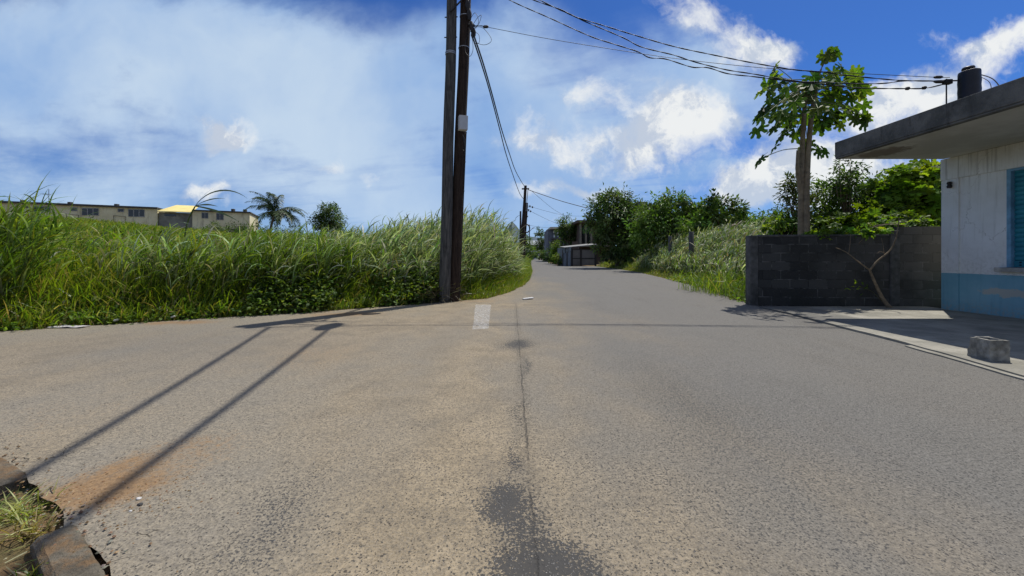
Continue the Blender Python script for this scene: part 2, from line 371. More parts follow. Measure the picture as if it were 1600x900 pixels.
# cracks near the broken kerb
ck = N.n('ShaderNodeTexVoronoi', i_Vector=wrp, i_Scale=4.6, feature='DISTANCE_TO_EDGE', out=0)
ckm = N.m('MULTIPLY', N.ramp(ck, .003, .014, 1, 0), N.m('MULTIPLY', N.ramp(mid, .4, .55), N.m('MAXIMUM', rblob(-1.52, 1.56, .26, .14), rblob(-2.8, 2.32, .25, .12))))
base = N.mix(N.m('MULTIPLY', ckm, 1.6, clamp=True), base, (.03, .026, .02, 1))
trk = N.m('MAXIMUM', rblob(1.35, 9, .30, 9), N.m('MAXIMUM', rblob(2.9, 9, .35, 9), rblob(-.95, 5, .28, 3.2)))
base = N.mix(N.m('MULTIPLY', trk, N.ramp(mid, .3, .7, .12, .38)), base, (.15, .145, .13, 1))
lgt = N.ramp(N.n('ShaderNodeTexVoronoi', i_Vector=N.v('ADD', o, (3, 5, 0)), i_Scale=26., out=0), .035, .07, 1, 0)
base = N.mix(N.m('MULTIPLY', lgt, N.ramp(N.noise(o, 1.7, 3, .6), .45, .6, 0, .8)), base, (.42, .40, .36, 1))
hgt = N.m('SUBTRACT', N.m('ADD', N.m('MULTIPLY', fine, .35), N.m('MULTIPLY', fine2, .35)), N.m('ADD', N.m('MULTIPLY', pit, .7), N.m('MULTIPLY', N.m('MAXIMUM', seam, ckm), 1.4)))
hgt = N.m('ADD', hgt, N.m('MULTIPLY', worn, N.m('SUBTRACT', N.ramp(vor, .1, .4, .7, 0), .5)))
finish(N, pbr(N, base, .9, hgt, .55, .008, spec=.25))
M_ASPH = m
struct(sheet('road', outline, .0, m))
# worn give-way bar painted on the road
m, N = newmat('road_paint'); o = N.n('ShaderNodeTexCoord', out=3)
n1 = N.noise(o, 16, 6, .7); n2 = N.noise(o, 70, 3, .6)
al = N.ramp(N.m('ADD', N.m('MULTIPLY', n1, .65), N.m('MULTIPLY', n2, .35)), .42, .60, .08, .62)
col = N.mix(n2, (.50, .49, .46, 1), (.66, .65, .61, 1))
finish(N, pbr(N, col, .8, n2, .3, .004, alpha=al))
struct(sheet('road_marking', densify([(-.90, 9.45), (-.52, 9.45), (-.385, 6.3), (-.64, 6.25), (-.90, 9.45)], .12, .012)[:-1], .004, m))

# concrete forecourt on the right, edged by a low strip
m, N = newmat('forecourt_concrete'); o = N.n('ShaderNodeTexCoord', out=3)
n1 = N.noise(o, 1.6, 6, .65); n2 = N.noise(o, 26, 5, .7)
c = N.mix(N.ramp(n1, .35, .65), (.21, .20, .165, 1), (.34, .32, .265, 1)); fx_, fy_, fz_ = N.sep(o); c = N.mix(N.m('MULTIPLY', N.ramp(N.m('ADD', fy_, N.m('MULTIPLY', N.m('SUBTRACT', n1, .5), 3)), 6.3, 7.3), N.ramp(N.m('ADD', fx_, N.m('MULTIPLY', n1, 1.5)), 7.6, 6.7)), c, (.12, .117, .105, 1)); c = N.mix(N.ramp(n2, .5, .72, 0, .55), c, (.14, .135, .12, 1))
finish(N, pbr(N, c, .92, n2, .6, .012)); M_CONC = m
apr = [(5.72, 8.9)]+densify([(5.72, 8.9), (5.70, 8.0), (5.52, 6.6), (5.33, 5.2), (5.06, 4.0), (4.85, 2.6), (4.7, 0), (4.7, -12)], .16, .05)[1:]+[(9.6, -12), (9.6, 8.9)]
struct(sheet('pavement', apr, .032, m, .09))
lip = densify([(5.22, 5.1), (4.99, 4.05), (4.78, 2.6), (4.62, 0), (4.62, -12)], .16, .03)+[(4.9, -12), (4.9, 0), (5.0, 2.6), (5.16, 4.05), (5.3, 5.1)]
struct(sheet('kerb_strip', lip, .016, m, .05))

# kerb stones at the lower left, broken away between them
b = Bag()
def kerbstone(a, c_, wd, z0=-.17, z1=.012):
    a = np.array(a, float); c_ = np.array(c_, float); d = (c_-a); L = np.linalg.norm(d); d /= L; n_ = np.array((d[1], -d[0]))
    if n_[1] > 0: n_ = -n_
    n = max(3, int(L/.04)); V = []
    for i in range(n+1):
        p = a+d*L*i/n; j = lambda q: .004*mnoise.noise(Vector((p[0]*14+q, p[1]*14, q)))
        taper = .018 if i in (0, n) else 0
        V += [(p[0]+n_[0]*(j(1)+taper*0), p[1]+n_[1]*j(1), z0), (p[0]+n_[0]*(.012+j(2)), p[1]+n_[1]*(.012+j(2)), z1-.008-taper+j(5)), (p[0]+n_[0]*.022, p[1]+n_[1]*.022, z1-taper*.6+j(6)*.6),
              (p[0]+n_[0]*(wd-.02), p[1]+n_[1]*(wd-.02), z1-taper*.6+j(7)*.6), (p[0]+n_[0]*(wd+j(3)), p[1]+n_[1]*(wd+j(3)), z1-.018-taper+j(8)), (p[0]+n_[0]*(wd+.01+j(4)), p[1]+n_[1]*(wd+j(4)), z0)]
    F = [(i*6+k, i*6+k+1, i*6+7+k, i*6+6+k) for i in range(n) for k in range(5)]
    b.add(V, F); b.add(V[:6], [tuple(range(6))]); b.add(V[-6:], [tuple(range(6))[::-1]])
kerbstone((-1.96, 1.735), (-1.50, 1.44), .135); kerbstone((-1.475, 1.42), (-1.12, 1.06), .135)
kerbstone((-2.62, 2.10), (-3.3, 2.42), .14)
m, N = newmat('kerb_concrete'); o = N.n('ShaderNodeTexCoord', out=3); n1 = N.noise(o, 9, 6, .65); n2 = N.noise(o, 70, 4, .7)
c = N.mix(N.ramp(n1, .35, .65), (.085, .072, .052, 1), (.17, .148, .11, 1)); c = N.mix(N.ramp(n2, .5, .68, 0, .6), c, (.06, .055, .035, 1)); c = N.mix(N.ramp(N.noise(o, 5, 5, .7), .48, .62, 0, .8), c, (.20, .12, .055, 1))
finish(N, pbr(N, c, .95, N.m('ADD', n2, n1), 1., .014))
o_ = struct(b.build('kerb', m, smooth=False))

# distant peak
b = Bag(); pts = []
def hill(cx, cy, prof, depth, name):
    """ridge with a rocky profile; prof = list of (x offset, height)"""
    V = []; nseg = 5
    px = np.linspace(prof[0][0], prof[-1][0], 70); hz_ = np.interp(px, [p[0] for p in prof], [p[1] for p in prof])
    rows = [-1, -.62, -.3, 0, .4, 1]
    for r_ in rows:
        k = 1-abs(r_)**.8
        for x, h_ in zip(px, hz_):
            V.append((cx+x, cy+r_*depth, h_*k+18*k*mnoise.noise(Vector((x*.02, r_*3, 1)))+(9*mnoise.noise(Vector((x*.07, r_*6, 4))) if 0 < k else 0)))
    n = len(px); F = [(i*n+k, i*n+k+1, (i+1)*n+k+1, (i+1)*n+k) for i in range(len(rows)-1) for k in range(n-1)]
    bb = Bag(); bb.add(V, F)
    return struct(bb.build(name, plain('hazed_rock', (.095, .125, .16), .95, .3, .02, col2=(.06, .09, .10), bstr=0), smooth=False))  # blue-grey of distant haze is put into the rock colour
hill(12, 3000, [(-900, 20), (-420, 60), (-160, 130), (-60, 205), (-26, 232), (-14, 268), (-2, 278), (8, 262), (20, 240), (60, 190), (110, 160), (230, 140), (420, 70), (900, 20)], 420, 'mountain')

# ------------------------------------------------------------------ foliage builders
def vary(n, cols, jit=.22):
    cols = np.array(cols, float); c = cols[rng.integers(0, len(cols), n)]
    return np.clip(c*(1+rng.normal(0, jit, (n, 1)))*(1+rng.normal(0, jit*.3, (n, 3))), .004, .8)
def blades(bag, base, az, L, W_, e0, curl, col, nseg=4, twist=None):
    """curved tapering strips; az heading, e0 start elevation, curl bend in radians"""
    n = len(base); L = np.broadcast_to(L, n); W_ = np.broadcast_to(W_, n); e0 = np.broadcast_to(e0, n); curl = np.broadcast_to(curl, n)
    h = np.stack([np.cos(az), np.sin(az), np.zeros(n)], 1); up = np.array((0, 0, 1.))
    if twist is None: twist = rng.normal(0, .7, n)
    p = base.copy(); V = []; cc = []
    for i in range(nseg+1):
        t = i/nseg; e = e0-curl*t
        tan = h*np.cos(e)[:, None]+up*np.sin(e)[:, None]
        nor = -h*np.sin(e)[:, None]+up*np.cos(e)[:, None]
        side = np.cross(up, h)
        sv = side*np.cos(twist)[:, None]+nor*np.sin(twist)[:, None]
        wd = (W_*(.55+.9*t if t < .5 else 2*(1-t))*.5)[:, None] if i else (W_*.28)[:, None]
        if i < nseg: V += [p-sv*wd, p+sv*wd]; cc += [col, col]
        else: V += [p]; cc += [col]
        p = p+tan*(L/nseg)[:, None]
    V = np.stack(V, 1); cc = np.stack(cc, 1); k = V.shape[1]; off = (np.arange(n)*k)[:, None]
    q = np.concatenate([off+np.array([[2*i, 2*i+1, 2*i+3, 2*i+2]]) for i in range(nseg-1)], 0)
    t3 = off+np.array([[2*nseg-2, 2*nseg-1, 2*nseg]])
    bag.add(V.reshape(-1, 3), [q, t3], cc.reshape(-1, 3))
T_SIMPLE = (np.array([(0, 0, 0), (.45, .5, .09), (.45, -.5, .09), (1, 0, -.06)]), np.array([(0, 3, 1), (0, 2, 3)]))
T_OVAL = (np.array([(0, 0, 0), (.22, .36, .06), (.6, .46, .05), (1, 0, -.16), (.6, -.46, .05), (.22, -.36, .06), (.55, 0, .0)]),
          np.array([(0, 6, 1), (1, 6, 2), (2, 6, 3), (3, 6, 4), (4, 6, 5), (5, 6, 0)]))
def _lobed(nl, deep, spread):
    V = [(0, 0, 0)]; 
    for i in range(nl):
        a = -spread+2*spread*i/(nl-1); r_ = 1-.22*abs(a)/spread
        if i: am = a-spread/(nl-1); V.append((deep*cos(am), deep*sin(am), .02))
        for da, rr in ((-.22, .62), (-.24, .86), (0, 1.), (.24, .86), (.22, .62)):
            V.append((r_*rr*cos(a+da), r_*rr*sin(a+da), -.30*(rr*r_)**2+.03*(1 if da == 0 else 0)))
    n = len(V); F = [(0, i, i+1) for i in range(1, n-1)]
    return np.array(V), np.array(F)
T_PAPAYA = _lobed(7, .52, 2.45)
T_HEART = _lobed(5, .74, 2.1)
def leaves(bag, T, pos, d, nrm, L, Wd, col):
    TV, TF = T; n = len(pos)
    d = d/np.linalg.norm(d, axis=1, keepdims=True); s_ = np.cross(nrm, d); s_ /= (np.linalg.norm(s_, axis=1, keepdims=True)+1e-9); nn = np.cross(d, s_)
    L = np.broadcast_to(L, n)[:, None, None]; Wd = np.broadcast_to(Wd, n)[:, None, None]
    V = pos[:, None]+TV[None, :, :1]*L*d[:, None]+TV[None, :, 1:2]*Wd*s_[:, None]+TV[None, :, 2:]*L*nn[:, None]
    k = len(TV); F = (np.arange(n)*k)[:, None, None]+TF[None]
    bag.add(V.reshape(-1, 3), F.reshape(-1, 3), np.repeat(col, k, 0))
def rnd_dir(n): v_ = rng.normal(size=(n, 3)); return v_/np.linalg.norm(v_, axis=1, keepdims=True)
def crown(bag, blobs_, n, leafL, cols, T=T_SIMPLE, clump=.28, droop=.35, aspect=.42, fill=.35, per=26, jit=.25):
    """leaf clumps through the outer shell of ellipsoids; returns the clump centres"""
    vol = np.array([bl[3]*bl[4]+bl[4]*bl[5]+bl[3]*bl[5] for bl in blobs_]); pr = vol/vol.sum(); cen = []
    for bl, p in zip(blobs_, pr):
        k = max(4, int(n*p/per)); u = rnd_dir(k); rr = np.where(rng.random(k) < fill, rng.uniform(.3, .8, k), np.where(rng.random(k) < .16, rng.uniform(1.05, 1.32, k), rng.uniform(.78, 1.06, k)))
        c_ = np.array(bl[:3])+u*rr[:, None]*np.array(bl[3:6]); rad = clump*min(bl[3:6])*rng.uniform(.6, 1.4, k)+leafL*.4
        tone = vary(k, cols, jit)
        idx = np.repeat(np.arange(k), per); off = rng.normal(0, .5, (k*per, 3)); pos = c_[idx]+off*rad[idx][:, None]
        out = (pos-np.array(bl[:3])); out /= np.linalg.norm(out, axis=1, keepdims=True)+1e-9
        d = out*.6+off*.6+rnd_dir(k*per)*.6-np.array((0, 0, droop)); nr = rnd_dir(k*per)*.7+np.array((0, 0, .9))+out*.3
        l_ = leafL*rng.uniform(.65, 1.3, k*per); col = tone[idx]*(1+rng.normal(0, .15, (k*per, 1)))
        leaves(bag, T, pos, d, nr, l_, l_*aspect, np.clip(col, .004, .7)); cen.append(c_)
    return np.concatenate(cen)
def limbs(bag, base, fork, cen, n, r0):
    base = np.array(base, float); fork = np.array(fork, float)
    bag.tube(spline([base, base*.5+fork*.5+np.array((.04, .03, 0))*r0*8, fork], 4), list(np.linspace(r0*1.25, r0*.8, 9)), 9)
    pick = cen[rng.choice(len(cen), min(n, len(cen)), replace=False)]
    for q in pick:
        mid_ = fork*.55+q*.45+rng.normal(0, .08, 3)*np.linalg.norm(q-fork)+np.array((0, 0, .08*np.linalg.norm(q-fork)))
        pts_ = spline([fork, mid_, q], 4); bag.tube(pts_, list(np.linspace(r0*.42, r0*.07, len(pts_))), 5, cap=False)
def tree(name, label, cat, base, blobs_px, d, n, leafL, cols, r0=.15, T=T_SIMPLE, mat=None, group=None, fork=.45, nl=18, dj=.6, **kw):
    """blobs_px: (px, py, rx px, ry px[, depth shift]) at distance d"""
    root = thing(name, label, cat, group); bl = []
    for q in blobs_px:
        c_ = pp(q[0], q[1], d+(q[4] if len(q) > 4 else 0)); s_ = d/600; bl.append((c_[0], c_[1], c_[2], q[2]*s_, (q[2]+q[3])*.5*s_*1.05, q[3]*s_))
    bx = (base-800)/600*d; gz = float(height(bx, d))-.05
    g = Bag(); cen = crown(g, bl, n, leafL, cols, T, **kw); g.build('crown', mat or M_LEAF, root)
    t = Bag(); top = np.mean([x[:3] for x in bl], 0); top[2] = gz+(top[2]-gz)*fork*2 if fork < .5 else top[2]
    limbs(t, (bx, d, gz), (bx*.6+top[0]*.4, d, gz+(np.mean([x[2] for x in bl])-gz)*fork*1.4), cen, nl, r0)
    t.build('trunk', M_BARK, root, smooth=True); return root

# ------------------------------------------------------------------ right-hand painted building
def paint_mat():
    m, N = newmat('aged_wall_paint'); o = N.n('ShaderNodeTexCoord', out=3); x, y, z = N.sep(o)
    a = N.noise(o, 1.4, 6, .62); f = N.noise(o, 16, 5, .65); run = N.noise(N.v('MULTIPLY', o, (6, 6, .5)), 2.2, 5, .6)
    wh = N.mix(N.ramp(a, .35, .7), (.74, .75, .71, 1), (.84, .85, .82, 1)); wh = N.mix(N.ramp(run, .52, .75, 0, .4), wh, (.42, .42, .36, 1))
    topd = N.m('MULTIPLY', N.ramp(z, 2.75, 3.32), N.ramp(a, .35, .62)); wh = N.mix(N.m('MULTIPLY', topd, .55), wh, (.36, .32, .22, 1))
    drip = N.m('MULTIPLY', N.ramp(N.noise(N.v('MULTIPLY', o, (9, 9, .35)), 2.0, 5, .65), .50, .66), N.ramp(z, 2.2, 3.3)); wh = N.mix(N.m('MULTIPLY', drip, .55), wh, (.24, .23, .19, 1))
    crk = N.ramp(N.n('ShaderNodeTexVoronoi', i_Vector=N.v('ADD', o, N.v('MULTIPLY', N.noise(o, 4, 5, .7, out=1), (.35, .35, .35))), i_Scale=.8, feature='DISTANCE_TO_EDGE', out=0), .001, .006, 1, 0)
    wh = N.mix(N.m('MULTIPLY', N.m('MULTIPLY', crk, N.ramp(a, .45, .6)), .6), wh, (.25, .23, .19, 1))
    grime = N.m('MULTIPLY', N.ramp(z, 1.6, .83), N.ramp(f, .45, .65)); wh = N.mix(N.m('MULTIPLY', grime, .35), wh, (.40, .40, .34, 1))
    bl = N.mix(N.ramp(a, .3, .7), (.17, .38, .46, 1), (.25, .47, .54, 1)); bl = N.mix(N.ramp(run, .5, .8, 0, .4), bl, (.10, .24, .32, 1))
    q = N.v('MULTIPLY_ADD', N.v('ADD', o, N.v('SCALE', N.v('SUBTRACT', N.noise(o, 3, 5, .6, out=1), (.5, .5, .5)), None)), (0, 1/.55, 1/.085), (0, -7.35/.55, -.50/.085))
    q.node.inputs[0].links[0].from_node.inputs[1].links[0].from_node.inputs['Scale'].default_value = .3
    peel = N.m('EXPONENT', N.m('MULTIPLY', N.v('DOT_PRODUCT', q, q), -1.)); peel = N.ramp(N.m('ADD', peel, N.m('MULTIPLY', N.m('SUBTRACT', f, .5), .9)), .38, .62)
    bl = N.mix(N.m('MULTIPLY', peel, .8), bl, (.50, .47, .38, 1))
    ft = N.m('MULTIPLY', N.ramp(z, .35, .02), N.ramp(f, .42, .6)); bl = N.mix(N.m('MULTIPLY', ft, .55), bl, (.38, .36, .28, 1))
    edge = N.m('ADD', z, N.m('ADD', N.m('MULTIPLY', N.m('SUBTRACT', f, .5), .022), N.m('MULTIPLY', N.m('SUBTRACT', a, .5), .02)))
    c = N.mix(N.m('GREATER_THAN', edge, .83), bl, wh)
    finish(N, pbr(N, c, .75, N.m('SUBTRACT', N.m('MULTIPLY', f, .5), N.m('MULTIPLY', peel, .4)), .35, .012)); return m
M_PAINT = paint_mat()
def slab_mat():
    m, N = newmat('stained_slab_concrete'); o = N.n('ShaderNodeTexCoord', out=3)
    a = N.noise(o, 2.0, 7, .65); f = N.noise(o, 22, 6, .68); run = N.noise(N.v('MULTIPLY', o, (2.5, 2.5, .6)), 3.0, 6, .65)
    c = N.mix(N.ramp(a, .35, .65), (.075, .075, .068, 1), (.16, .155, .138, 1)); c = N.mix(N.ramp(run, .52, .72, 0, .7), c, (.03, .030, .028, 1)); c = N.mix(N.ramp(f, .58, .72, 0, .5), c, (.20, .19, .16, 1))
    finish(N, pbr(N, c, .92, N.m('ADD', N.m('MULTIPLY', f, .5), N.m('MULTIPLY', a, .4)), .8, .03)); return m
M_SLAB = slab_mat()
shop = thing('painted_building', 'low flat-roofed building with white upper wall, blue painted base and deep concrete eave', 'building')
b = Bag(); X0 = 9.5; YB = 8.47; WY0, WY1, WZ0, WZ1 = 5.2, 7.37, .98, 2.86
b.box(X0, X0+.2, WY1, YB, -.1, 3.32); b.box(X0, X0+.2, -9, WY0, -.1, 3.32)
b.box(X0, X0+.2, WY0, WY1, -.1, WZ0); b.box(X0, X0+.2, WY0, WY1, WZ1, 3.32)
b.box(X0+.2, 17, YB-.2, YB, -.1, 3.32); b.box(16.8, 17, -9, YB-.2, -.1, 3.32); b.box(X0+.2, 16.8, -9, -8.8, -.1, 3.32)
b.box(X0-.045, X0-.002, -9, YB+.003, 2.86, 3.318)              # ring beam
b.box(X0-.028, X0-.002, 8.15, YB+.003, -.1, 2.858)            # corner pilaster
b.box(X0+.9, X0+1., WY0, WY1, WZ0, WZ1)
b.build('wall', M_PAINT, shop)
roof = Bag()
def slab_poly(bag, x0, x1, y0, y1, z0, z1, step=.22):
    bag.box(x0, x1, y0, y1, z0, z1)
roof.box(7.08, 17.3, -10, 8.43, 3.35, 3.69)
roof.box(7.085, 7.20, -9.99, 8.425, 3.315, 3.349)
rf = roof.build('roof', M_SLAB, shop, bevel=.015)
m, N = newmat('soffit_paint'); o = N.n('ShaderNodeTexCoord', out=3); a = N.noise(o, .9, 6, .65); f = N.noise(o, 9, 5, .65)
q = N.v('MULTIPLY_ADD', o, (1/.5, 1/.7, 0), (-7.6/.5, -7.9/.7, 0)); st_ = N.ramp(N.m('ADD', N.m('EXPONENT', N.m('MULTIPLY', N.v('DOT_PRODUCT', q, q), -1.)), N.m('MULTIPLY', N.m('SUBTRACT', f, .5), 1.2)), .45, .8)
c = N.mix(N.ramp(a, .38, .68), (.46, .44, .36, 1), (.62, .60, .52, 1)); c = N.mix(N.m('MULTIPLY', st_, .75), c, (.13, .09, .06, 1))
finish(N, pbr(N, c, .85, f, .3, .01))
s_ = Bag(); s_.box(7.202, 9.452, -9.9, 8.41, 3.322, 3.349); s_.build('soffit', m, rf)
win = Bag()
M_FRAME = plain('shutter_frame_paint', (.20, .42, .60), .6, .25, 8)
win.box(X0-.012, X0+.12, WY1-.065, WY1-.001, WZ0+.002, WZ1-.001); win.box(X0-.012, X0+.12, WY0+.001, WY0+.065, WZ0+.002, WZ1-.001)
win.box(X0-.012, X0+.12, WY0+.066, WY1-.066, WZ1-.05, WZ1-.001)
wo = win.build('window', M_FRAME, shop, bevel=.004)
M_SHUT = plain('teal_shutter_paint', (.03, .27, .33), .45, .25, 5, col2=(.015, .17, .24), metal=.0, spec=.5)
sh = Bag(); z = WZ0+.13; ya, yb_ = WY0+.068, WY1-.068
while z < WZ1-.06:
    h_ = .088
    prof = [(0, 0), (-.018, .018), (-.022, .045), (-.018, .070), (.0, .082), (.0, h_)]
    V = [(X0+.075+x, y, z+zz_) for y in (ya, yb_) for x, zz_ in prof]; k = len(prof)
    sh.add(V, [(i, i+1, k+i+1, k+i) for i in range(k-1)]); z += h_
sh.build('shutter', M_SHUT, wo)
lb = Bag(); lb.box(X0+.045, X0+.08, ya, yb_, WZ0+.012, WZ0+.128); lbo = lb.build('bottom_rail', M_SHUT, wo, bevel=.003)
sl = Bag()                                                       # slots and lock hole in the bottom rail
for y in (7.16, 7.16, 6.98, 6.80, 6.80, 6.62, 6.62):
    pass
for y, z_ in ((7.22, .035), (7.22, .085), (7.07, .035), (7.07, .062), (6.93, .035), (6.93, .085), (6.70, .035), (6.70, .085), (6.45, .060)):
    sl = Bag(); sl.box(X0+.040, X0+.0449, y-.03, y, WZ0+z_, WZ0+z_+.026); sl.build('slot', plain('dark_gap', (.012, .02, .025), .8), lbo)
si = Bag(); si.box(X0-.11, X0-.003, WY0-.1, WY1+.12, WZ0-.085, WZ0-.002); si.build('sill', plain('sill_concrete', (.48, .47, .42), .85, .3, 9), wo, bevel=.008)
fx = Bag(); fx.lathe([(0, -.02), (.035, -.015), (.045, .02), (.03, .06), (.045, .085), (.03, .12), (0, .125)], (X0-.07, 8.28, 2.68), 12); fx.box(X0-.07, X0-.03, 8.265, 8.295, 2.70, 2.74)
fx.build('bell_box', plain('dark_plastic', (.03, .025, .025), .5), shop)

# barrel on the roof
wb = thing('water_barrel', 'black ribbed water barrel standing on the edge of the flat roof', 'barrel')
bc = pp(1514.5, 400, 7.75); r_ = .158
g = Bag(); zt = 1.2+(400-112)/600*7.75
prof = [(r_*.9, 3.69)]+[(r_*(1+.035*(k % 2)), 3.72+k*.09) for k in range(int((zt-3.75)/.09))]+[(r_, zt-.03), (r_*.97, zt), (r_*.86, zt+.01), (r_*.6, zt+.035), (0, zt+.04)]
g.lathe(prof, (bc[0], bc[1], 0), 28); g.build('drum', plain('black_plastic', (.014, .013, .017), .45, .3, 5), wb, smooth=True)
g = Bag(); g.lathe([(.0, 0), (.09, 0), (.095, .03), (.085, .055), (0, .06)], (bc[0]-.02, bc[1], zt+.035), 20); g.build('lid', plain('black_plastic', (.014, .013, .017), .45), wb, smooth=True)
g = Bag(); g.tube(spline([(bc[0]+.2, bc[1], zt-.05), (bc[0]+.45, bc[1]-.05, zt-.2), (bc[0]+.62, bc[1]-.1, 4.3), (bc[0]+.75, bc[1]-.1, 3.69)], 6), .010, 6)
g.tube(spline([(bc[0]+.22, bc[1]+.02, zt-.08), (bc[0]+.38, bc[1]-.02, zt-.22), (bc[0]+.40, bc[1]-.02, zt-.42), (bc[0]+.22, bc[1], zt-.55)], 6), .006, 6)
g.build('hose', plain('grey_hose', (.30, .30, .31), .6), wb, smooth=True)

# cable bracket on the roof
BRK = pp(1484, 127, 8.0)
M_IRON = plain('dark_iron', (.03, .027, .025), .6, .3, 20)
g = Bag(); g.tube([(BRK[0]-.07, BRK[1], 3.69), (BRK[0]-.07, BRK[1], BRK[2]+.05)], .012, 8)
g.tube([(BRK[0]-.12, BRK[1], BRK[2]+.005), (BRK[0]+.35, BRK[1]-.1, BRK[2]-.02)], .015, 8)
g.box(BRK[0]-.12, BRK[0]+.02, BRK[1]-.04, BRK[1]+.04, BRK[2]-.06, BRK[2]+.03)
tag(g.build('cable_bracket', M_IRON), 'thin iron rod with clamp holding the overhead cables beside the black barrel', 'bracket')

# ------------------------------------------------------------------ block wall
def block_mat():
    m, N = newmat('mossy_blockwork'); o = N.n('ShaderNodeTexCoord', out=3); x, y, z = N.sep(o)
    br = N.t.nodes.new('ShaderNodeTexBrick'); N.set(br.inputs['Vector'], N.comb(N.m('SUBTRACT', x, N.m('MULTIPLY', y, .7)), z, 0))
    for k, v_ in (('Scale', 1.), ('Mortar Size', .011), ('Mortar Smooth', .3), ('Brick Width', .44), ('Row Height', .212)): br.inputs[k].default_value = v_
    br.inputs['Color1'].default_value = (.02, .02, .02, 1); br.inputs['Color2'].default_value = (.10, .097, .09, 1)
    fac = br.outputs['Fac']; colb = br.outputs['Color']
    a = N.noise(o, 1.2, 5, .6); f = N.noise(o, 30, 5, .7)
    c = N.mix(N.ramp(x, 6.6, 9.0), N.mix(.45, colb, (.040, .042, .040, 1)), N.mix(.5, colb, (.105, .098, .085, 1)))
    c = N.mix(N.ramp(a, .45, .7, 0, .7), c, (.028, .028, .024, 1)); c = N.mix(N.ramp(f, .55, .75, 0, .5), c, (.14, .13, .115, 1))
    mort = N.m('MULTIPLY', fac, N.ramp(N.noise(o, 3.4, 5, .7), .44, .62, .03, .75)); c = N.mix(mort, c, (.17, .165, .15, 1))
    finish(N, pbr(N, c, .95, N.m('ADD', N.m('MULTIPLY', f, .5), N.m('MULTIPLY', fac, -.35)), .6, .012)); return m
M_BLOCK = block_mat()
M_PLAST = plain('stained_render', (.11, .108, .10), .95, .5, 7, col2=(.04, .04, .037), bstr=.7, bdist=.02)
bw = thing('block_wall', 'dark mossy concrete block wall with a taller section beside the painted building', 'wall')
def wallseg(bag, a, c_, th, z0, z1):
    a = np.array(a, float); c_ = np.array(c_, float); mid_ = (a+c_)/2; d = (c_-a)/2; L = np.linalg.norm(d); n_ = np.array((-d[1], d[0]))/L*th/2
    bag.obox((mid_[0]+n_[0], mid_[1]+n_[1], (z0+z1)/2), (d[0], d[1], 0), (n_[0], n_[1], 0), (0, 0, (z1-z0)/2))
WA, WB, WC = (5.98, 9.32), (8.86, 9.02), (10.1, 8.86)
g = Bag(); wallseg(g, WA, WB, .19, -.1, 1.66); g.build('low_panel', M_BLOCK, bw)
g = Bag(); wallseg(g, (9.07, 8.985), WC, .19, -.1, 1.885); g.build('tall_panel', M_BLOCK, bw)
g = Bag(); wallseg(g, (5.80, 9.33), (5.98, 9.315), .26, -.1, 1.70); g.build('end_pillar', M_PLAST, bw, bevel=.02)
g = Bag(); wallseg(g, (8.862, 8.985), (9.068, 8.965), .24, -.1, 1.80); g.build('middle_pillar', M_PLAST, bw, bevel=.02)
g = Bag(); wallseg(g, (5.985, 9.30), (8.86, 9.0), .23, 1.662, 1.712); g.build('coping', M_PLAST, bw, bevel=.012)

# hollow concrete block
g = bmesh.new()
def hollow_block():
    w_, l_, h_, t_ = .19, .22, .23, .028
    b = Bag(); T_ = .035
    def ring(hw, hl, z, n=1): return [(-hw, -hl, z), (hw, -hl, z), (hw, hl, z), (-hw, hl, z)]
    V = ring(w_/2, l_/2, 0)+ring(w_/2, l_/2, h_)+ring(w_/2-t_, l_/2-t_, h_)+ring(w_/2-t_-.008, l_/2-t_-.008, .02)
    F = []
    for a_ in (0, 4, 8):
        for k in range(4): F.append((a_+k, a_+(k+1) % 4, a_+4+(k+1) % 4, a_+4+k))
    F += [(3, 2, 1, 0), (12, 13, 14, 15)]
    b.add(V, F); return b
hb = hollow_block(); ob = hb.build('concrete_block', plain('rough_block_concrete', (.34, .33, .29), .95, .4, 16, bstr=.9, bdist=.015), bevel=.010)
me = ob.data; bm = bmesh.new(); bm.from_mesh(me); bmesh.ops.subdivide_edges(bm, edges=bm.edges[:], cuts=5, use_grid_fill=True)
for v_ in bm.verts:
    q = mnoise.noise_vector(v_.co*16+Vector((3, 1, 2)))*.007+mnoise.noise_vector(v_.co*50)*.003
    if v_.co.z < .01: q.z = 0
    if v_.co.y > .08 and v_.co.z < .09: q.y += .03
    if v_.co.z > .2 and v_.co.x < -.05 and v_.co.y > .05: q.z -= .012
    v_.co += q
bm.to_mesh(me); bm.free(); me.polygons.foreach_set('use_smooth', np.zeros(len(me.polygons), bool)); ob.modifiers.clear()
ob.location = (5.42, 4.36, .033); ob.rotation_euler = (0, 0, R(-9))
tag(ob, 'grey hollow concrete block lying at the edge of the forecourt', 'concrete block')

# ------------------------------------------------------------------ utility poles by the reeds
def wood_mat(name, c1, c2):
    m, N = newmat(name); o = N.n('ShaderNodeTexCoord', out=3)
    g1 = N.noise(N.v('MULTIPLY', o, (14, 14, .8)), 2.2, 6, .7); g2 = N.noise(N.v('MULTIPLY', o, (40, 40, 3)), 3, 4, .7); g3 = N.noise(o, 3, 5, .6)
    c = N.mix(N.ramp(g1, .35, .65), C4(c1), C4(c2)); c = N.mix(N.ramp(g3, .55, .75, 0, .6), c, C4(tuple(x*.45 for x in c1)))
    finish(N, pbr(N, c, .9, N.m('ADD', g1, N.m('MULTIPLY', g2, .5)), .9, .02, spec=.2)); return m
M_POLE_A = wood_mat('weathered_pole_wood', (.045, .046, .045), (.135, .13, .118))
M_POLE_B = wood_mat('dark_pole_wood', (.022, .015, .012), (.055, .038, .028))
M_STEEL = plain('galvanised_band', (.45, .46, .47), .45, .3, 20, metal=.6)
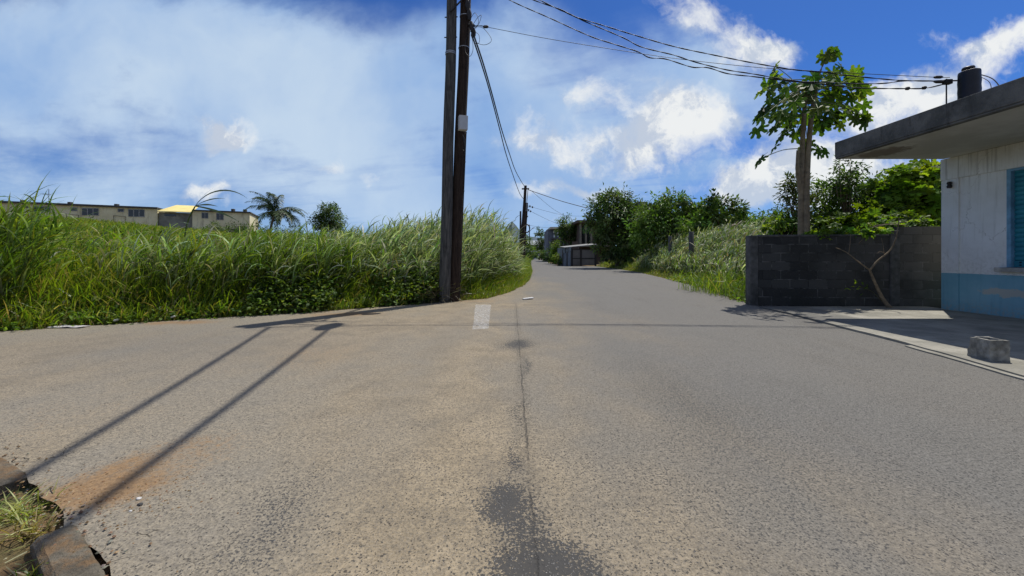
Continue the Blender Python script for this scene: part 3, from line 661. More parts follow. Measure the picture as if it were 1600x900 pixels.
def pole_pts(a, c_, n=10, jit=.008):
    a = np.array(a, float); c_ = np.array(c_, float)
    return [a+(c_-a)*k/n+np.array((jit*sin(k*1.3+a[0]), jit*cos(k*1.7), 0)) for k in range(n+1)]
PA0, PA1 = (-1.77, 10.05, -.1), (-1.50, 9.72, 8.35); PB0, PB1 = (-1.55, 10.22, -.1), (-1.135, 9.80, 8.75)
def at(a, c_, z): a = np.array(a, float); c_ = np.array(c_, float); t = (z-a[2])/(c_[2]-a[2]); return a+(c_-a)*t
pa = thing('utility_pole', 'weathered grey timber pole, the left of the close pair at the road corner', 'pole', 'timber poles at the road corner')
g = Bag(); g.tube(pole_pts(PA0, PA1), list(np.linspace(.152, .125, 11)), 18); g.build('shaft', M_POLE_A, pa, smooth=True)
q = at(PA0, PA1, 1.2+(400-87)/600*9.85)
for dz in (0, .04):
    g = Bag(); g.lathe([(.128, -.012), (.139, -.012), (.139, .012), (.128, .012)], (q[0], q[1], q[2]+dz), 20); g.build('band', M_STEEL, pa)
for z_ in (6.9, 7.4):
    g = Bag(); q = at(PA0, PA1, z_-.15); g.tube([(q[0]-.17, q[1]-.03, q[2]), (q[0]+.16, q[1]-.05, q[2])], .014, 6); g.build('bolt', M_IRON, pa)
g = Bag(); q = at(PA0, PA1, 7.32); q2 = at(PB0, PB1, 7.75); g.tube([(q[0], q[1]-.15, q[2]), (q2[0], q2[1]-.16, q2[2])], .02, 6); g.build('strut', M_IRON, pa)
pb = thing('utility_pole', 'black creosoted timber pole carrying a grey junction box, right of the close pair', 'pole', 'timber poles at the road corner')
g = Bag(); g.tube(pole_pts(PB0, PB1), list(np.linspace(.158, .130, 11)), 18); g.build('shaft', M_POLE_B, pb, smooth=True)
for py_b in (26, 74):
    q = at(PB0, PB1, 1.2+(400-py_b)/600*9.85); g = Bag(); g.lathe([(.134, -.01), (.145, -.01), (.145, .01), (.134, .01)], q, 20); g.build('band', M_STEEL, pb)
q = pp(723.5, 193, 9.70); M_BOX = plain('grey_box_plastic', (.50, .51, .52), .5, .12, 4)
g = Bag(); g.obox((q[0], q[1]-.02, q[2]), (.108, .03, 0), (-.02, .06, 0), (.003, 0, .185)); bo = g.build('junction_box', M_BOX, pb, bevel=.018)
g = Bag(); g.obox((q[0]+.03, q[1]-.088, q[2]), (.100, .028, 0), (-.002, .006, 0), (.003, 0, .176)); g.build('cover', M_BOX, bo, bevel=.006)
for dz in (-.09, -.03, .07):
    g = Bag(); g.tube([(q[0]-.105, q[1], q[2]+dz), (q[0]-.155, q[1]+.02, q[2]+dz)], .016, 8); g.build('cable_gland', M_IRON, bo)
for k, (dx, e_) in enumerate(((0, 252), (.03, 238))):
    g = Bag(); pts_ = [pp(722+dx*40, 211, 9.86), pp(725+k*2, 222, 9.85), pp(727-k, 236, 9.88), pp(722, e_-6, 9.93), pp(717, e_-12, 10.0)]
    g.tube(spline(pts_, 6), .008, 6); g.build('loose_wire', M_IRON, pb, smooth=True)
g = Bag()
for k in range(5):
    z_ = 4.4-k*.75; q = at(PB0, PB1, z_); 
    g.tube([(q[0]+.145, q[1]-.05, z_), (q[0]+.165, q[1]-.055, z_)], .02, 6)
g.tube([at(PB0, PB1, z_)+np.array((.15, -.03, 0)) for z_ in (.1, 1.5, 3, 4.4)], .012, 6)
g.build('earth_wire', M_IRON, pb)
# clamp cluster
g = Bag()
for (cx, cy, r_, l_) in ((733, 22, .07, .16), (737, 42, .06, .13), (741, 50, .045, .10), (738, 55, .04, .08), (731, 8, .08, .14)):
    q = pp(cx, cy, 9.7); g.tube([q+np.array((-.01, 0, l_)), q, q+np.array((.012, 0, -l_))], [r_*.5, r_, r_*.55], 8)
g.tube([at(PB0, PB1, 7.15), pp(741, 40, 9.7)], .03, 8)
g.build('dead_end_clamp', M_IRON, pb, smooth=True)
loops = [[(738, 40), (746, 28), (752, 24), (748, 38), (741, 44)], [(741, 42), (755, 44), (768, 62), (758, 70), (744, 66), (741, 55)], [(738, 45), (728, 62), (727, 80), (734, 88), (739, 78), (738, 60)],
         [(741, 50), (748, 54), (749, 66), (743, 68)], [(742, 41), (752, 40), (759, 42)], [(735, 30), (742, 20), (748, 33), (743, 45)]]
for l in loops:
    g = Bag(); g.tube(spline([pp(x, y, 9.7-.05*i) for i, (x, y) in enumerate(l)], 6), .006, 5); g.build('loose_wire', M_IRON, pb, smooth=True)
# lamp arm at the pole head, its head throwing the blot on the road
g = Bag(); q = at(PB0, PB1, 7.92); g.tube(spline([(q[0], q[1], q[2]), (q[0]+.25, q[1], q[2]+.12), (q[0]+.72, q[1], q[2]+.36), (-.16, 9.8, 8.36)], 5), .025, 8)
lamp = tag(g.build('street_lamp', M_IRON, smooth=True), 'street lamp on a curved arm at the head of the black pole', 'street lamp')
g = Bag(); g.lathe([(0, .07), (.14, .06), (.2, .02), (.21, -.04), (.15, -.10), (0, -.13)], (0, 0, 0), 16)
ho = g.build('lamp_head', plain('lamp_housing', (.35, .35, .35), .5), lamp, smooth=True); ho.scale = (.9, 1.75, 1); ho.location = (-.03, 9.7, 8.36)

# ------------------------------------------------------------------ overhead cables
M_CAB = plain('black_cable', (.012, .012, .013), .55, .2, 20)
def cable(label, pts, r, group='overhead cables', twist=False, **kw):
    g = Bag(); P_ = spline(pts, 8)
    if twist:
        s_ = 0; out = [[], []]
        for i, p in enumerate(P_):
            if i: s_ += np.linalg.norm(p-P_[i-1])
            a = s_*9
            for k in range(2): out[k].append(p+r*.8*np.array((cos(a+k*pi)*.3, cos(a+k*pi)*.6, sin(a+k*pi))))
        for l_ in out: g.tube(l_, r*.75, 5)
    else: g.tube(P_, r, 6)
    return tag(g.build('overhead_cable', M_CAB, smooth=True), label, 'cable', group)
A_, B_ = (-1.1, 9.75), (BRK[0], BRK[1])
def wire(label, px_pts, r, **kw):
    return cable(label, [onplan(x, y, A_, B_) for x, y in px_pts], r, **kw)
sc_ = lambda l: [(740+x/3.2, y/3.2) for x, y in l]
w1 = wire('lowest of the three twisted cables sagging to the roof bracket', [(738, -52), (765, -22)]+sc_([(180, 0), (380, 90), (580, 180), (700, 220), (820, 258), (880, 288), (960, 295), (1090, 335), (1170, 338), (1270, 368), (1400, 383), (1480, 393), (1600, 408)])+[(1300, 133), (1344, 137.5), (1418, 138.5), (1448, 137.5), (1477, 131)], .010, twist=True)
w2 = wire('middle twisted cable, crossing the lowest one near the papaya', [(738, -58), (790, -20)]+sc_([(300, 0), (440, 50), (540, 100), (740, 185), (840, 235), (1000, 275), (1100, 308), (1260, 348), (1400, 370), (1600, 404)])+[(1290, 129), (1344, 131), (1384, 130), (1410, 126.5), (1443, 126.5), (1479, 128)], .010, twist=True)
w3 = wire('highest of the twisted cables running to the roof bracket', [(738, -64), (800, -22)]+sc_([(330, 0), (500, 80), (640, 125), (820, 180), (1000, 232), (1200, 275), (1400, 315), (1600, 348)])+[(1290, 113.5), (1344, 120), (1414, 126), (1479, 126)], .010, twist=True)
w4 = wire('thin straight telephone wire from the black pole to the roof bracket', [(742, 40), (759, 42), (859, 61), (990, 82), (1077, 94), (1177, 104.7), (1240, 109), (1346, 115), (1460, 120.6), (1484, 121)], .006)
def spindle(par, px, py, l_, r_):
    q = onplan(px, py, A_, B_); d = np.array((B_[0]-A_[0], B_[1]-A_[1], -.9)); d /= np.linalg.norm(d)
    g = Bag(); g.tube([q-d*l_, q-d*l_*.6, q+d*l_*.6, q+d*l_], [r_*.5, r_, r_, r_*.5], 8); g.build('connector', M_IRON, par, smooth=True)
spindle(w4, 759, 41.8, .07, .035); spindle(w4, 1466, 120.5, .08, .03); spindle(w1, 1418, 138.2, .04, .035); spindle(w1, 1444, 137.2, .04, .035); spindle(w2, 1470, 128, .12, .03)
# road-side run to the farther poles
C_, D_ = (-1.02, 9.7), (1.30, 37.0)
def run(label, l, r, a=C_, c_=D_, **kw): return cable(label, [onplan(x, y, a, c_) for x, y in l], r, **kw)
run('thick cable dropping from the black pole to the top of the nearer far pole', [(741, 57), (755, 99), (768, 144), (784, 203), (796, 240), (806, 268), (818, 289), (820.5, 290)], .024)
run('second thick cable beside it, ending lower on the far poles', [(738, 57), (752, 99), (765.5, 144), (781, 203), (790.5, 240), (801, 272), (812, 302), (819, 312)], .022)
# feeders passing overhead to the street behind, which throw the two long shadows
def feeder(label, shA, shB, hA, hB, hC):
    a = Vector((shA[0]+.37*hA, shA[1]+.38*hA, hA)); c_ = Vector((shB[0]+.37*hB, shB[1]+.38*hB, hB)); e = c_+(c_-a)*3.2; e.z = hC
    m1 = c_+(c_-a)*1.2; m1.z = hB-.15
    return cable(label, [tuple(a), tuple(c_), tuple(m1), tuple(e)], .034)
feeder('heavy bundled feeder cable from the pole head passing overhead, left of two', (-4.10, 6.50), (-2.72, 2.30), 8.3, 7.75, 8.5)
feeder('heavy bundled feeder cable from the lamp arm passing overhead, right of two', (-3.08, 6.6), (-2.0, 1.8), 8.2, 7.7, 8.5)

# ------------------------------------------------------------------ far poles and street lamp
def simple_pole(label, base, top, r0, r1, mat=M_POLE_B):
    root = thing('utility_pole', label, 'pole', 'poles farther along the street')
    g = Bag(); g.tube(pole_pts(base, top, 6, .01), list(np.linspace(r0, r1, 7)), 12); g.build('shaft', mat, root, smooth=True); return root
a0, a1 = pp(813.5, 420, 37), pp(821, 290, 37); a0[2] = -.1
p = simple_pole('tall leaning dark pole, nearest of the far cluster beyond the reeds', a0, a1, .19, .13)
g = Bag(); q = pp(821, 295, 37); g.obox(q, (.35, -.05, 0), (0, .05, 0), (0, 0, .06)); g.build('crossarm', M_IRON, p)
g = Bag(); g.tube([pp(825, 296, 36.9), pp(823.5, 312, 37), pp(822, 330, 37)], .035, 6); g.build('down_lead', M_STEEL, p)
b0, b1 = pp(817, 417, 42), pp(823, 317, 42); b0[2] = -.1
p = simple_pole('dark pole with insulators and coiled cable, right of the leaning far pole', b0, b1, .17, .14)
for (x, y) in ((828, 322), (832, 323.5), (826, 328), (829, 330), (824, 338)):
    g = Bag(); q = pp(x, y, 41.9); g.lathe([(0, -.12), (.09, -.09), (.05, -.03), (.10, .02), (.05, .08), (0, .11)], q, 8); g.tube([q, pp(822, y, 42)], .02, 5); g.build('insulator', M_IRON, p)
g = Bag(); cc_ = pp(823, 357, 41.7); g.tube([cc_+.32*np.array((cos(t), 0, 1.35*sin(t))) for t in np.linspace(0, 2*pi, 20)], .07, 6); g.build('cable_coil', M_IRON, p, smooth=True)
c0, c1 = pp(813, 415, 50), pp(813.3, 330, 50); c0[2] = -.1
simple_pole('short thin dark pole, leftmost of the far cluster', c0, c1, .15, .11)
sl_ = thing('street_lamp', 'slim pole with a small curved lamp arm beyond the far poles', 'street lamp')
g = Bag(); t0 = pp(827, 411, 70); t0[2] = -.1; g.tube([t0, pp(827.3, 351, 70)], [.12, .08], 10); g.build('post', M_POLE_A, sl_, smooth=True)
g = Bag(); g.tube(spline([pp(827.3, 362, 70), pp(829.5, 359.5, 70), pp(832, 357, 69.8)], 4), .04, 6); g.build('arm', M_IRON, sl_)
g = Bag(); q = pp(833.2, 356.4, 69.8); g.obox(q, (.22, 0, .08), (0, .12, 0), (-.02, 0, .07)); g.build('lamp_head', M_BOX, sl_)
cable('black cable from the nearer far pole across the street into the dark tree', [pp(821, 292, 37), pp(826, 296.5, 36.8), pp(850, 305, 36.3), pp(880, 315, 35.8), pp(917, 325, 35)], .03)
for i, (e, y0, lab) in enumerate((((893, 342, 52), 297, 'thin wire falling steeply from the nearer far pole to the brown house'), ((915, 338, 60), 323, 'upper thin wire from the insulator pole to the houses'), ((890, 352, 62), 330, 'lower thin wire from the insulator pole to the houses'))):
    a = pp(829, y0, 42 if i else 37); e = pp(*e); cable(lab, [a, (a+e)/2-np.array((0, 0, .35)), e], .014, 'thin wires over the street')
cable('thin wire from the slim lamp pole to the grey building', [pp(827.3, 352, 70), pp(845, 355, 72), pp(864, 355.5, 76)], .02, 'thin wires over the street')

# ------------------------------------------------------------------ distant buildings on the right of the road
M_DGLASS = plain('dark_glass', (.015, .018, .022), .15, .2, 2, spec=.6)
gb = thing('apartment_house', 'grey blue two-storey house with a pale roof slab and white balcony screens', 'house')
D = 82
def bx_px(bag, x0, x1, y0, y1, d0, d1):
    a = pp(x0, y1, d0); c_ = pp(x1, y0, d0); bag.box(a[0], c_[0], d0, d1, max(a[2], -.1) if y1 < 412 else -.1, c_[2])
g = Bag(); bx_px(g, 856, 893, 358.5, 415, D, D+9); g.build('wall', plain('grey_blue_render', (.16, .18, .22), .9, .35, .6), gb)
g = Bag(); bx_px(g, 860, 885, 354.5, 357.5, D-1.6, D+9.3); g.build('roof', plain('cream_slab', (.55, .52, .42), .8, .2, 1), gb)
for (x0, x1, y0, y1) in ((864.5, 868, 360.5, 364), (869.5, 873.5, 360.5, 365), (871, 873, 367, 370), (865, 867, 367, 371), (875, 878, 361, 366)):
    g = Bag(); bx_px(g, x0, x1, y0, y1, D-.9, D-.8); g.build('balcony_screen', plain('white_cloth', (.75, .76, .78), .8, .1, 2), gb)
g = Bag(); bx_px(g, 862, 888, 371, 374, D-1.5, D-.02); g.build('balcony', plain('dark_concrete', (.10, .10, .11), .9, .3, 1), gb)
for x0 in (860.5, 866, 876, 882):
    g = Bag(); bx_px(g, x0, x0+3.4, 377, 386, D-.08, D-.01); g.build('window', M_DGLASS, gb)
fh = thing('cottage', 'small white house half hidden at the far end of the street', 'house')
g = Bag(); bx_px(g, 822, 846, 382, 405, 150, 158); g.build('wall', plain('white_render', (.6, .62, .63), .9, .2, 1), fh)
g = Bag(); a = pp(821, 382, 149); c_ = pp(847, 382, 149); g.add([(a[0], 149, a[2]), (c_[0], 149, a[2]), (c_[0], 159, a[2]), (a[0], 159, a[2]), (a[0], 154, a[2]+1.7), (c_[0], 154, a[2]+1.7)], [(0, 1, 5, 4)]); g.add([(a[0], 149, a[2]), (c_[0], 149, a[2]), (c_[0], 159, a[2]), (a[0], 159, a[2]), (a[0], 154, a[2]+1.7), (c_[0], 154, a[2]+1.7)], [(2, 3, 4, 5)])
g.build('roof', plain('grey_sheet_roof', (.35, .37, .4), .6, .2, 1), fh)
g = Bag(); bx_px(g, 829.5, 833, 386, 392, 149.9, 149.98); g.build('window', M_DGLASS, fh)
bh = thing('brown_house', 'brown two-storey house with veranda columns behind the metal gate', 'house')
D = 53; M_BRN = plain('brown_render', (.13, .095, .075), .9, .35, .8); M_CRM = plain('dull_cream_column', (.27, .24, .19), .85, .25, 1.5)
g = Bag(); bx_px(g, 905, 962, 349, 417, D+1.6, D+9); g.build('wall', M_BRN, bh)
g = Bag(); bx_px(g, 902, 965, 343.8, 347.8, D-.6, D+9.6); g.build('roof', plain('rusty_eave', (.12, .085, .06), .85, .3, 1), bh)
g = Bag(); bx_px(g, 903.5, 962, 382, 385.5, D, D+1.58); g.build('balcony', M_CRM, bh)
for x0 in (906, 914.5, 923):
    g = Bag(); bx_px(g, x0, x0+2.6, 348, 382, D+.05, D+.3); g.build('column', M_CRM, bh)
for x0 in (909.5, 917.5):
    g = Bag(); bx_px(g, x0, x0+4, 354, 379, D+1.5, D+1.58); g.build('window', M_DGLASS, bh)
g = Bag(); V = [pp(903, 381.5, D+.1), pp(903, 381.5, D+1.3), pp(894, 386.5, D+1.3), pp(894, 386.5, D+.1)]; 
g.box(V[3][0], V[0][0], D+.05, D+.2, 0, 3.2); g.build('side_wall', M_BRN, bh)
# corrugated fence, gate, carport roof
M_ZINC = plain('weathered_zinc', (.26, .29, .32), .6, .35, 3, col2=(.14, .15, .155), metal=.1)
def corrugated(bag, a, c_, z0, z1, per=.15, amp=.03):
    a = np.array(a, float); c_ = np.array(c_, float); L = np.linalg.norm(c_-a); d = (c_-a)/L; n_ = np.array((-d[1], d[0])); k = int(L/per*6); V = []
    for i in range(k+1):
        q = a+d*L*i/k+n_*amp*sin(2*pi*i/6); V += [(q[0], q[1], z0), (q[0], q[1], z1)]
    bag.add(V, [(2*i, 2*i+2, 2*i+3, 2*i+1) for i in range(k)])
sf = thing('sheet_fence', 'corrugated zinc sheet fence left of the metal gate', 'fence')
g = Bag(); corrugated(g, (5.95, 50.2), (7.0, 45.6), -.1, 2.25); g.build('sheet_panel', M_ZINC, sf)
g = Bag(); corrugated(g, (6.15, 46.2), (6.95, 45.35), -.1, 1.55); g.build('front_panel', plain('pale_zinc', (.22, .26, .31), .6, .3, 3), sf)
for q in ((6.08, 46.1, 1.9), (6.55, 45.7, 1.75), (6.98, 45.3, 1.8)):
    g = Bag(); g.tube([(q[0], q[1], -.1), (q[0], q[1], q[2])], .07, 8); g.build('fence_post', M_POLE_A, sf)
gt = thing('metal_gate', 'dull brown sheet metal double gate beside the zinc fence', 'gate')
M_GATE = plain('dull_gate_paint', (.16, .145, .135), .6, .25, 1.2); M_GFR = plain('dark_gate_frame', (.03, .028, .028), .6)
GY_ = 45.2
for (x0, x1) in ((7.12, 8.05), (8.17, 9.75)):
    g = Bag(); g.box(x0, x1, GY_, GY_+.03, .1, 1.98); g.build('gate_leaf', M_GATE, gt)
    g = Bag(); g.box(x0-.03, x1+.03, GY_-.05, GY_-.002, .86, .96); g.box(x0-.03, x1+.03, GY_-.05, GY_-.002, 1.93, 2.0); g.box(x0-.03, x0+.04, GY_-.048, GY_-.003, .05, 1.93); g.box(x1-.04, x1+.03, GY_-.048, GY_-.003, .05, 1.93); g.build('gate_frame', M_GFR, gt)
g = Bag(); g.box(8.6, 9.5, GY_-.06, GY_-.051, .84, .98); g.build('letter_slot', M_GFR, gt)
for x0 in (7.02, 9.86): g = Bag(); g.box(x0-.07, x0+.07, GY_-.08, GY_+.08, -.1, 2.15); g.build('gate_post', M_GFR, gt)
cp = thing('carport_roof', 'pale sloping sheet roof above the metal gate', 'canopy')
g = Bag(); g.add([(6.3, 46.0, 2.25), (10.2, 46.0, 2.62), (10.2, 51, 2.85), (6.3, 51, 2.45)], [(0, 1, 2, 3)]); g.add([(6.3, 46.0, 2.17), (10.2, 46.0, 2.54), (10.2, 46, 2.62), (6.3, 46, 2.25)], [(0, 1, 2, 3)]); g.build('sheet', plain('pale_sheet', (.32, .32, .30), .6, .3, 1), cp)
for x0 in (6.4, 10.05): g = Bag(); g.box(x0-.05, x0+.05, 46.1, 46.2, -.1, 2.2 if x0 < 8 else 2.55); g.build('roof_post', M_GFR, cp)
hb_ = thing('concrete_house', 'grey concrete house showing only its roof corner above the trees', 'house')
g = Bag(); bx_px(g, 990, 1030, 322, 415, 62, 70); g.build('wall', plain('grey_render', (.2, .2, .2), .9, .3, .6), hb_)
g = Bag(); bx_px(g, 986, 1034, 319, 322, 61.5, 70.5); g.build('roof', plain('grey_roof_slab', (.13, .13, .14), .9, .3, .6), hb_)
g = Bag(); bx_px(g, 997, 1011, 315, 319, 63, 64.4); g.build('parapet', plain('grey_roof_slab', (.13, .13, .14), .9, .3, .6), hb_)

# ------------------------------------------------------------------ long building on the rise at left
lbd = thing('long_building', 'long pale yellow single-storey building with dark windows on the grassy rise', 'building')
LA, LB_ = np.array((-66.7, 52.)), np.array((-43.0, 63.)); LD = (LB_-LA)/np.linalg.norm(LB_-LA); LN = np.array((LD[1], -LD[0]))
def fac(px): q = onplan(px, 400, tuple(LA), tuple(LB_)); return q
def sparam(px): q = fac(px); return float((q[:2]-LA) @ LD)
def fbox(bag, p0, p1, y0, y1, o0, o1, zref=None, zabs=None):
    """box on the facade between picture columns p0..p1; o0..o1 outward offsets"""
    s0, s1 = sparam(p0), sparam(p1); d_ = fac((p0+p1)/2)[1]
    za, zb = (H0+(400-y1)/600*d_, H0+(400-y0)/600*d_) if zabs is None else zabs
    c_ = LA+LD*(s0+s1)/2+LN*(o0+o1)/2; bag.obox((c_[0], c_[1], (za+zb)/2), tuple(LD*(s1-s0)/2)+(0,), tuple(LN*(o1-o0)/2)+(0,), (0, 0, (zb-za)/2))
def cream():
    m, N = newmat('stained_cream_wall'); o = N.n('ShaderNodeTexCoord', out=3)
    a = N.noise(o, .5, 6, .65); r_ = N.noise(N.v('MULTIPLY', o, (1.4, 1.4, .25)), 1.2, 6, .65)
    c = N.mix(N.ramp(a, .35, .65), (.64, .57, .35, 1), (.76, .70, .46, 1)); c = N.mix(N.ramp(r_, .5, .72, 0, .6), c, (.24, .22, .15, 1)); finish(N, pbr(N, c, .9)); return m
M_CREAM = cream()
g = Bag(); fbox(g, -45, 246, 0, 0, -8, 0, zabs=(4.0, 8.3)); fbox(g, 300.5, 390, 0, 0, -8, 0, zabs=(4.0, 8.22)); g.build('wall', M_CREAM, lbd)
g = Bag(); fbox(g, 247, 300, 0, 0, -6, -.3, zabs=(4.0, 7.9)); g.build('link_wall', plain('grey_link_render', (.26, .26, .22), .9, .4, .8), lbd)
g = Bag(); fbox(g, -46, 247, 0, 0, -8.2, .35, zabs=(8.302, 8.55)); fbox(g, 301, 392, 0, 0, -8.2, .35, zabs=(8.222, 8.42)); g.build('roof', plain('dark_roof_edge', (.09, .085, .075), .9, .3, 1), lbd)
g = Bag(); s0, s1 = sparam(246), sparam(301)
q = lambda s_, o_, z_: tuple(LA+LD*s_+LN*o_)+(z_,)
g.add([q(s0+.1, .4, 8.0), q(s1, .4, 8.0), q(s1, -3.6, 9.42), q(s0+1.2, -3.6, 9.42), q(s0+.1, .4, 7.88), q(s1, .4, 7.88)], [(0, 1, 2, 3)]); g.add([q(s0+.1, .4, 8.0), q(s1, .4, 8.0), q(s0+.1, .4, 7.88), q(s1, .4, 7.88)], [(0, 2, 3, 1)])
g.build('sheet_roof', plain('yellow_sheet_roof', (.85, .70, .26), .6, .12, 1), lbd)
WH = plain('window_frame_white', (.4, .4, .38), .7)
for (x0, x1, y0, y1, n) in ((52, 79, 322, 331.5, 3), (128, 154.5, 325, 337, 3), (200.5, 226, 327, 339, 3), (36, 45, 321, 325.5, 1), (110, 121, 324, 330, 1), (184, 194, 326, 331.5, 1), (315, 325.5, 332, 341.5, 2), (338, 349.5, 333, 344, 2)):
    g = Bag(); fbox(g, x0, x1, y0, y1, .0, .05); wo_ = g.build('window', WH, lbd)
    for k in range(n):
        a_ = x0+(x1-x0)*(k+.09)/n; c_ = x0+(x1-x0)*(k+.91)/n; g = Bag(); fbox(g, a_, c_, y0+.9, y1-.9, .052, .07); g.build('pane', M_DGLASS, wo_)
for x0 in (28, 103, 177, 362, 381):
    g = Bag(); q_ = fac(x0); s_ = sparam(x0); c_ = LA+LD*s_-LN*1.; g.box(c_[0]-.2, c_[0]+.2, c_[1]-.2, c_[1]+.2, 8.4, 8.9); g.build('roof_vent', plain('dark_roof_edge', (.09, .085, .075)), lbd)
g = Bag(); fbox(g, 256, 274, 334.3, 337.5, -.29, -.25); g.build('vent_opening', M_DGLASS, lbd)
for (x0, x1) in ((104, 123), (178, 196)):
    g = Bag(); a_ = np.append(LA+LD*sparam(x0)+LN*.08, 0); c_ = np.append(LA+LD*sparam(x1)+LN*.08, 0)
    g.tube([a_+(0, 0, 5.2), a_+(0, 0, 7.1), c_+(0, 0, 7.0), c_+(0, 0, 5.2)], .035, 5); g.build('drain_pipe', plain('brown_pipe', (.14, .09, .06), .8), lbd)
an = thing('roof_antenna', 'thin aerial mast at the left end of the long building roof', 'antenna')
g = Bag(); c_ = LA+LD*sparam(61)-LN*2; g.tube([(c_[0], c_[1], 8.5), (c_[0], c_[1], 10.7)], .03, 5); g.build('mast', M_IRON, an)
g = Bag(); g.tube([(c_[0]-.9, c_[1], 10.0), (c_[0]+.1, c_[1], 10.0)], .025, 5)
for k in range(4): g.tube([(c_[0]-.85+k*.25, c_[1]-.35, 10.0), (c_[0]-.85+k*.25, c_[1]+.35, 10.0)], .02, 5)
g.build('element', M_IRON, an)

# ------------------------------------------------------------------ trees and shrubs
G_DARK = [(.065, .115, .025), (.10, .155, .035), (.038, .07, .018), (.15, .20, .07)]
G_MID = [(.09, .16, .025), (.125, .20, .032), (.055, .10, .02), (.15, .22, .05)]
G_BRIGHT = [(.095, .17, .022), (.12, .19, .026), (.07, .13, .02), (.15, .20, .03)]
tree('broadleaf_tree', 'dense round dark green tree standing nearest the metal gate', 'tree', 966, [(954, 335, 33, 30), (934, 348, 16, 24, -.6), (978, 345, 28, 28, .5), (953, 385, 18, 20, -.3), (972, 387, 34, 22), (962, 312, 26, 14), (992, 374, 28, 30, .4), (1004, 345, 24, 20, 1)], 38, 15000, .34, G_DARK, .26, mat=M_DARKLEAF, clump=.22, fill=.2)
tree('broadleaf_tree', 'mid-height green tree with a raised crown, between the round tree and the open-crowned tree', 'tree', 1045, [(1045, 313, 24, 15), (1025, 338, 30, 18), (1065, 342, 30, 18), (1040, 360, 45, 20), (1085, 350, 24, 16), (1012, 356, 30, 28), (1088, 334, 22, 16), (1100, 352, 30, 20), (1060, 325, 20, 14)], 30, 9500, .30, G_MID, .2, mat=M_DARKLEAF, clump=.25, fill=.2)
tree('open_tree', 'open-crowned tree with flat layered foliage behind the silvery reeds', 'tree', 1128, [(1105, 318, 14, 9), (1128, 316, 20, 11), (1150, 326, 18, 9), (1115, 334, 20, 9), (1146, 342, 20, 8), (1128, 352, 30, 14), (1160, 334, 9, 7), (1175, 352, 20, 12), (1090, 350, 24, 14)], 25, 3800, .28, G_MID, .12, mat=M_DARKLEAF, clump=.25, nl=26)
tree('roadside_tree', 'low feathery green trees between the reeds and the block wall', 'tree', 1205, [(1192, 350, 20, 14), (1215, 345, 22, 16), (1238, 352, 20, 16), (1170, 362, 20, 12)], 19, 2600, .16, G_MID, .07, T=T_SIMPLE, clump=.3, nl=14)
tree('backdrop_tree', 'dim green trees filling the line behind the open-crowned tree', 'tree', 1080, [(1000, 350, 26, 26), (1035, 350, 28, 24), (1075, 348, 30, 22), (1115, 356, 28, 18), (1150, 356, 26, 18), (1185, 360, 22, 14)], 46, 7000, .40, G_MID, .2, clump=.28, nl=12)
tree('street_tree', 'dark tree with bare lower branches beside the brown house', 'tree', 890, [(888, 352, 16, 11), (898, 362, 14, 12), (880, 362, 12, 9), (892, 374, 14, 8)], 58, 3600, .33, G_DARK, .2, clump=.28, nl=22)
tree('layered_tree', 'tall dark tiered tree at the far end of the street', 'tree', 846, [(843, 363, 6, 5), (848, 374, 7, 6), (841, 384, 8, 6), (849, 392, 8, 8), (853, 368, 4, 4)], 118, 2600, .55, G_DARK, .2)
tree('hedge_bush', 'dark clipped hedge across the far end of the street', 'hedge', 842, [(832, 398.5, 6, 4.5), (842, 399, 8, 4.5), (852, 399, 7, 5)], 112, 1600, .5, G_DARK, .1, nl=6)
tree('roadside_bush', 'yellow-green bush between the zinc fence and the grey building', 'bush', 868, [(868, 385, 8, 9), (872, 398, 7, 12), (864, 402, 6, 9), (876, 405, 7, 8)], 60, 2600, .28, G_BRIGHT, .08, nl=10)
tree('roadside_bush', 'small leafy bush growing in front of the zinc fence', 'bush', 871, [(869, 404, 5, 7), (877, 409, 5, 5)], 48, 800, .2, G_BRIGHT, .04, nl=6)
tree('roadside_bush', 'dark low bush at the foot of the grey building', 'bush', 858, [(856, 398, 7, 9), (862, 406, 8, 6)], 78, 1200, .35, G_DARK, .08, nl=6)
tree('roadside_tree', 'green tree left of the road just behind the far poles', 'tree', 820, [(822, 378, 8, 10), (828, 392, 7, 12), (815, 390, 10, 12), (806, 396, 10, 12)], 64, 2600, .33, G_MID, .12, nl=12)
tree('round_tree', 'small round tree alone on the skyline beyond the field', 'tree', 515, [(515, 336, 17, 14), (506, 347, 15, 12), (526, 348, 13, 15), (516, 326, 10, 8), (516, 357, 17, 9)], 58, 5000, .34, G_DARK, .15, mat=M_DARKLEAF, clump=.3, fill=.25, nl=24)
for i, (x, y, rx, ry, d, lab) in enumerate(((455, 365, 30, 10, 55, 'low dark bush under the palm on the skyline'), (560, 372, 26, 8, 60, 'low bush on the skyline right of the round tree'), (610, 376, 30, 8, 62, 'low bush on the skyline beside the silvery reeds'), (500, 372, 30, 8, 57, 'wide low bush at the foot of the round tree'), (118, 351, 22, 10, 44, 'rounded bush in front of the long building'), (352, 358, 30, 9, 52, 'dark bush below the right end of the long building'), (395, 362, 24, 10, 54, 'dark bush between the long building and the palm'))):
    tree('field_bush', lab, 'bush', x, [(x, y, rx, ry), (x-rx*.6, y+ry*.5, rx*.6, ry*.8), (x+rx*.6, y+ry*.5, rx*.6, ry*.8)], d, 1800, .26, G_DARK if i != 4 else G_MID, .06, group='bushes on the far side of the field', nl=6, clump=.3)
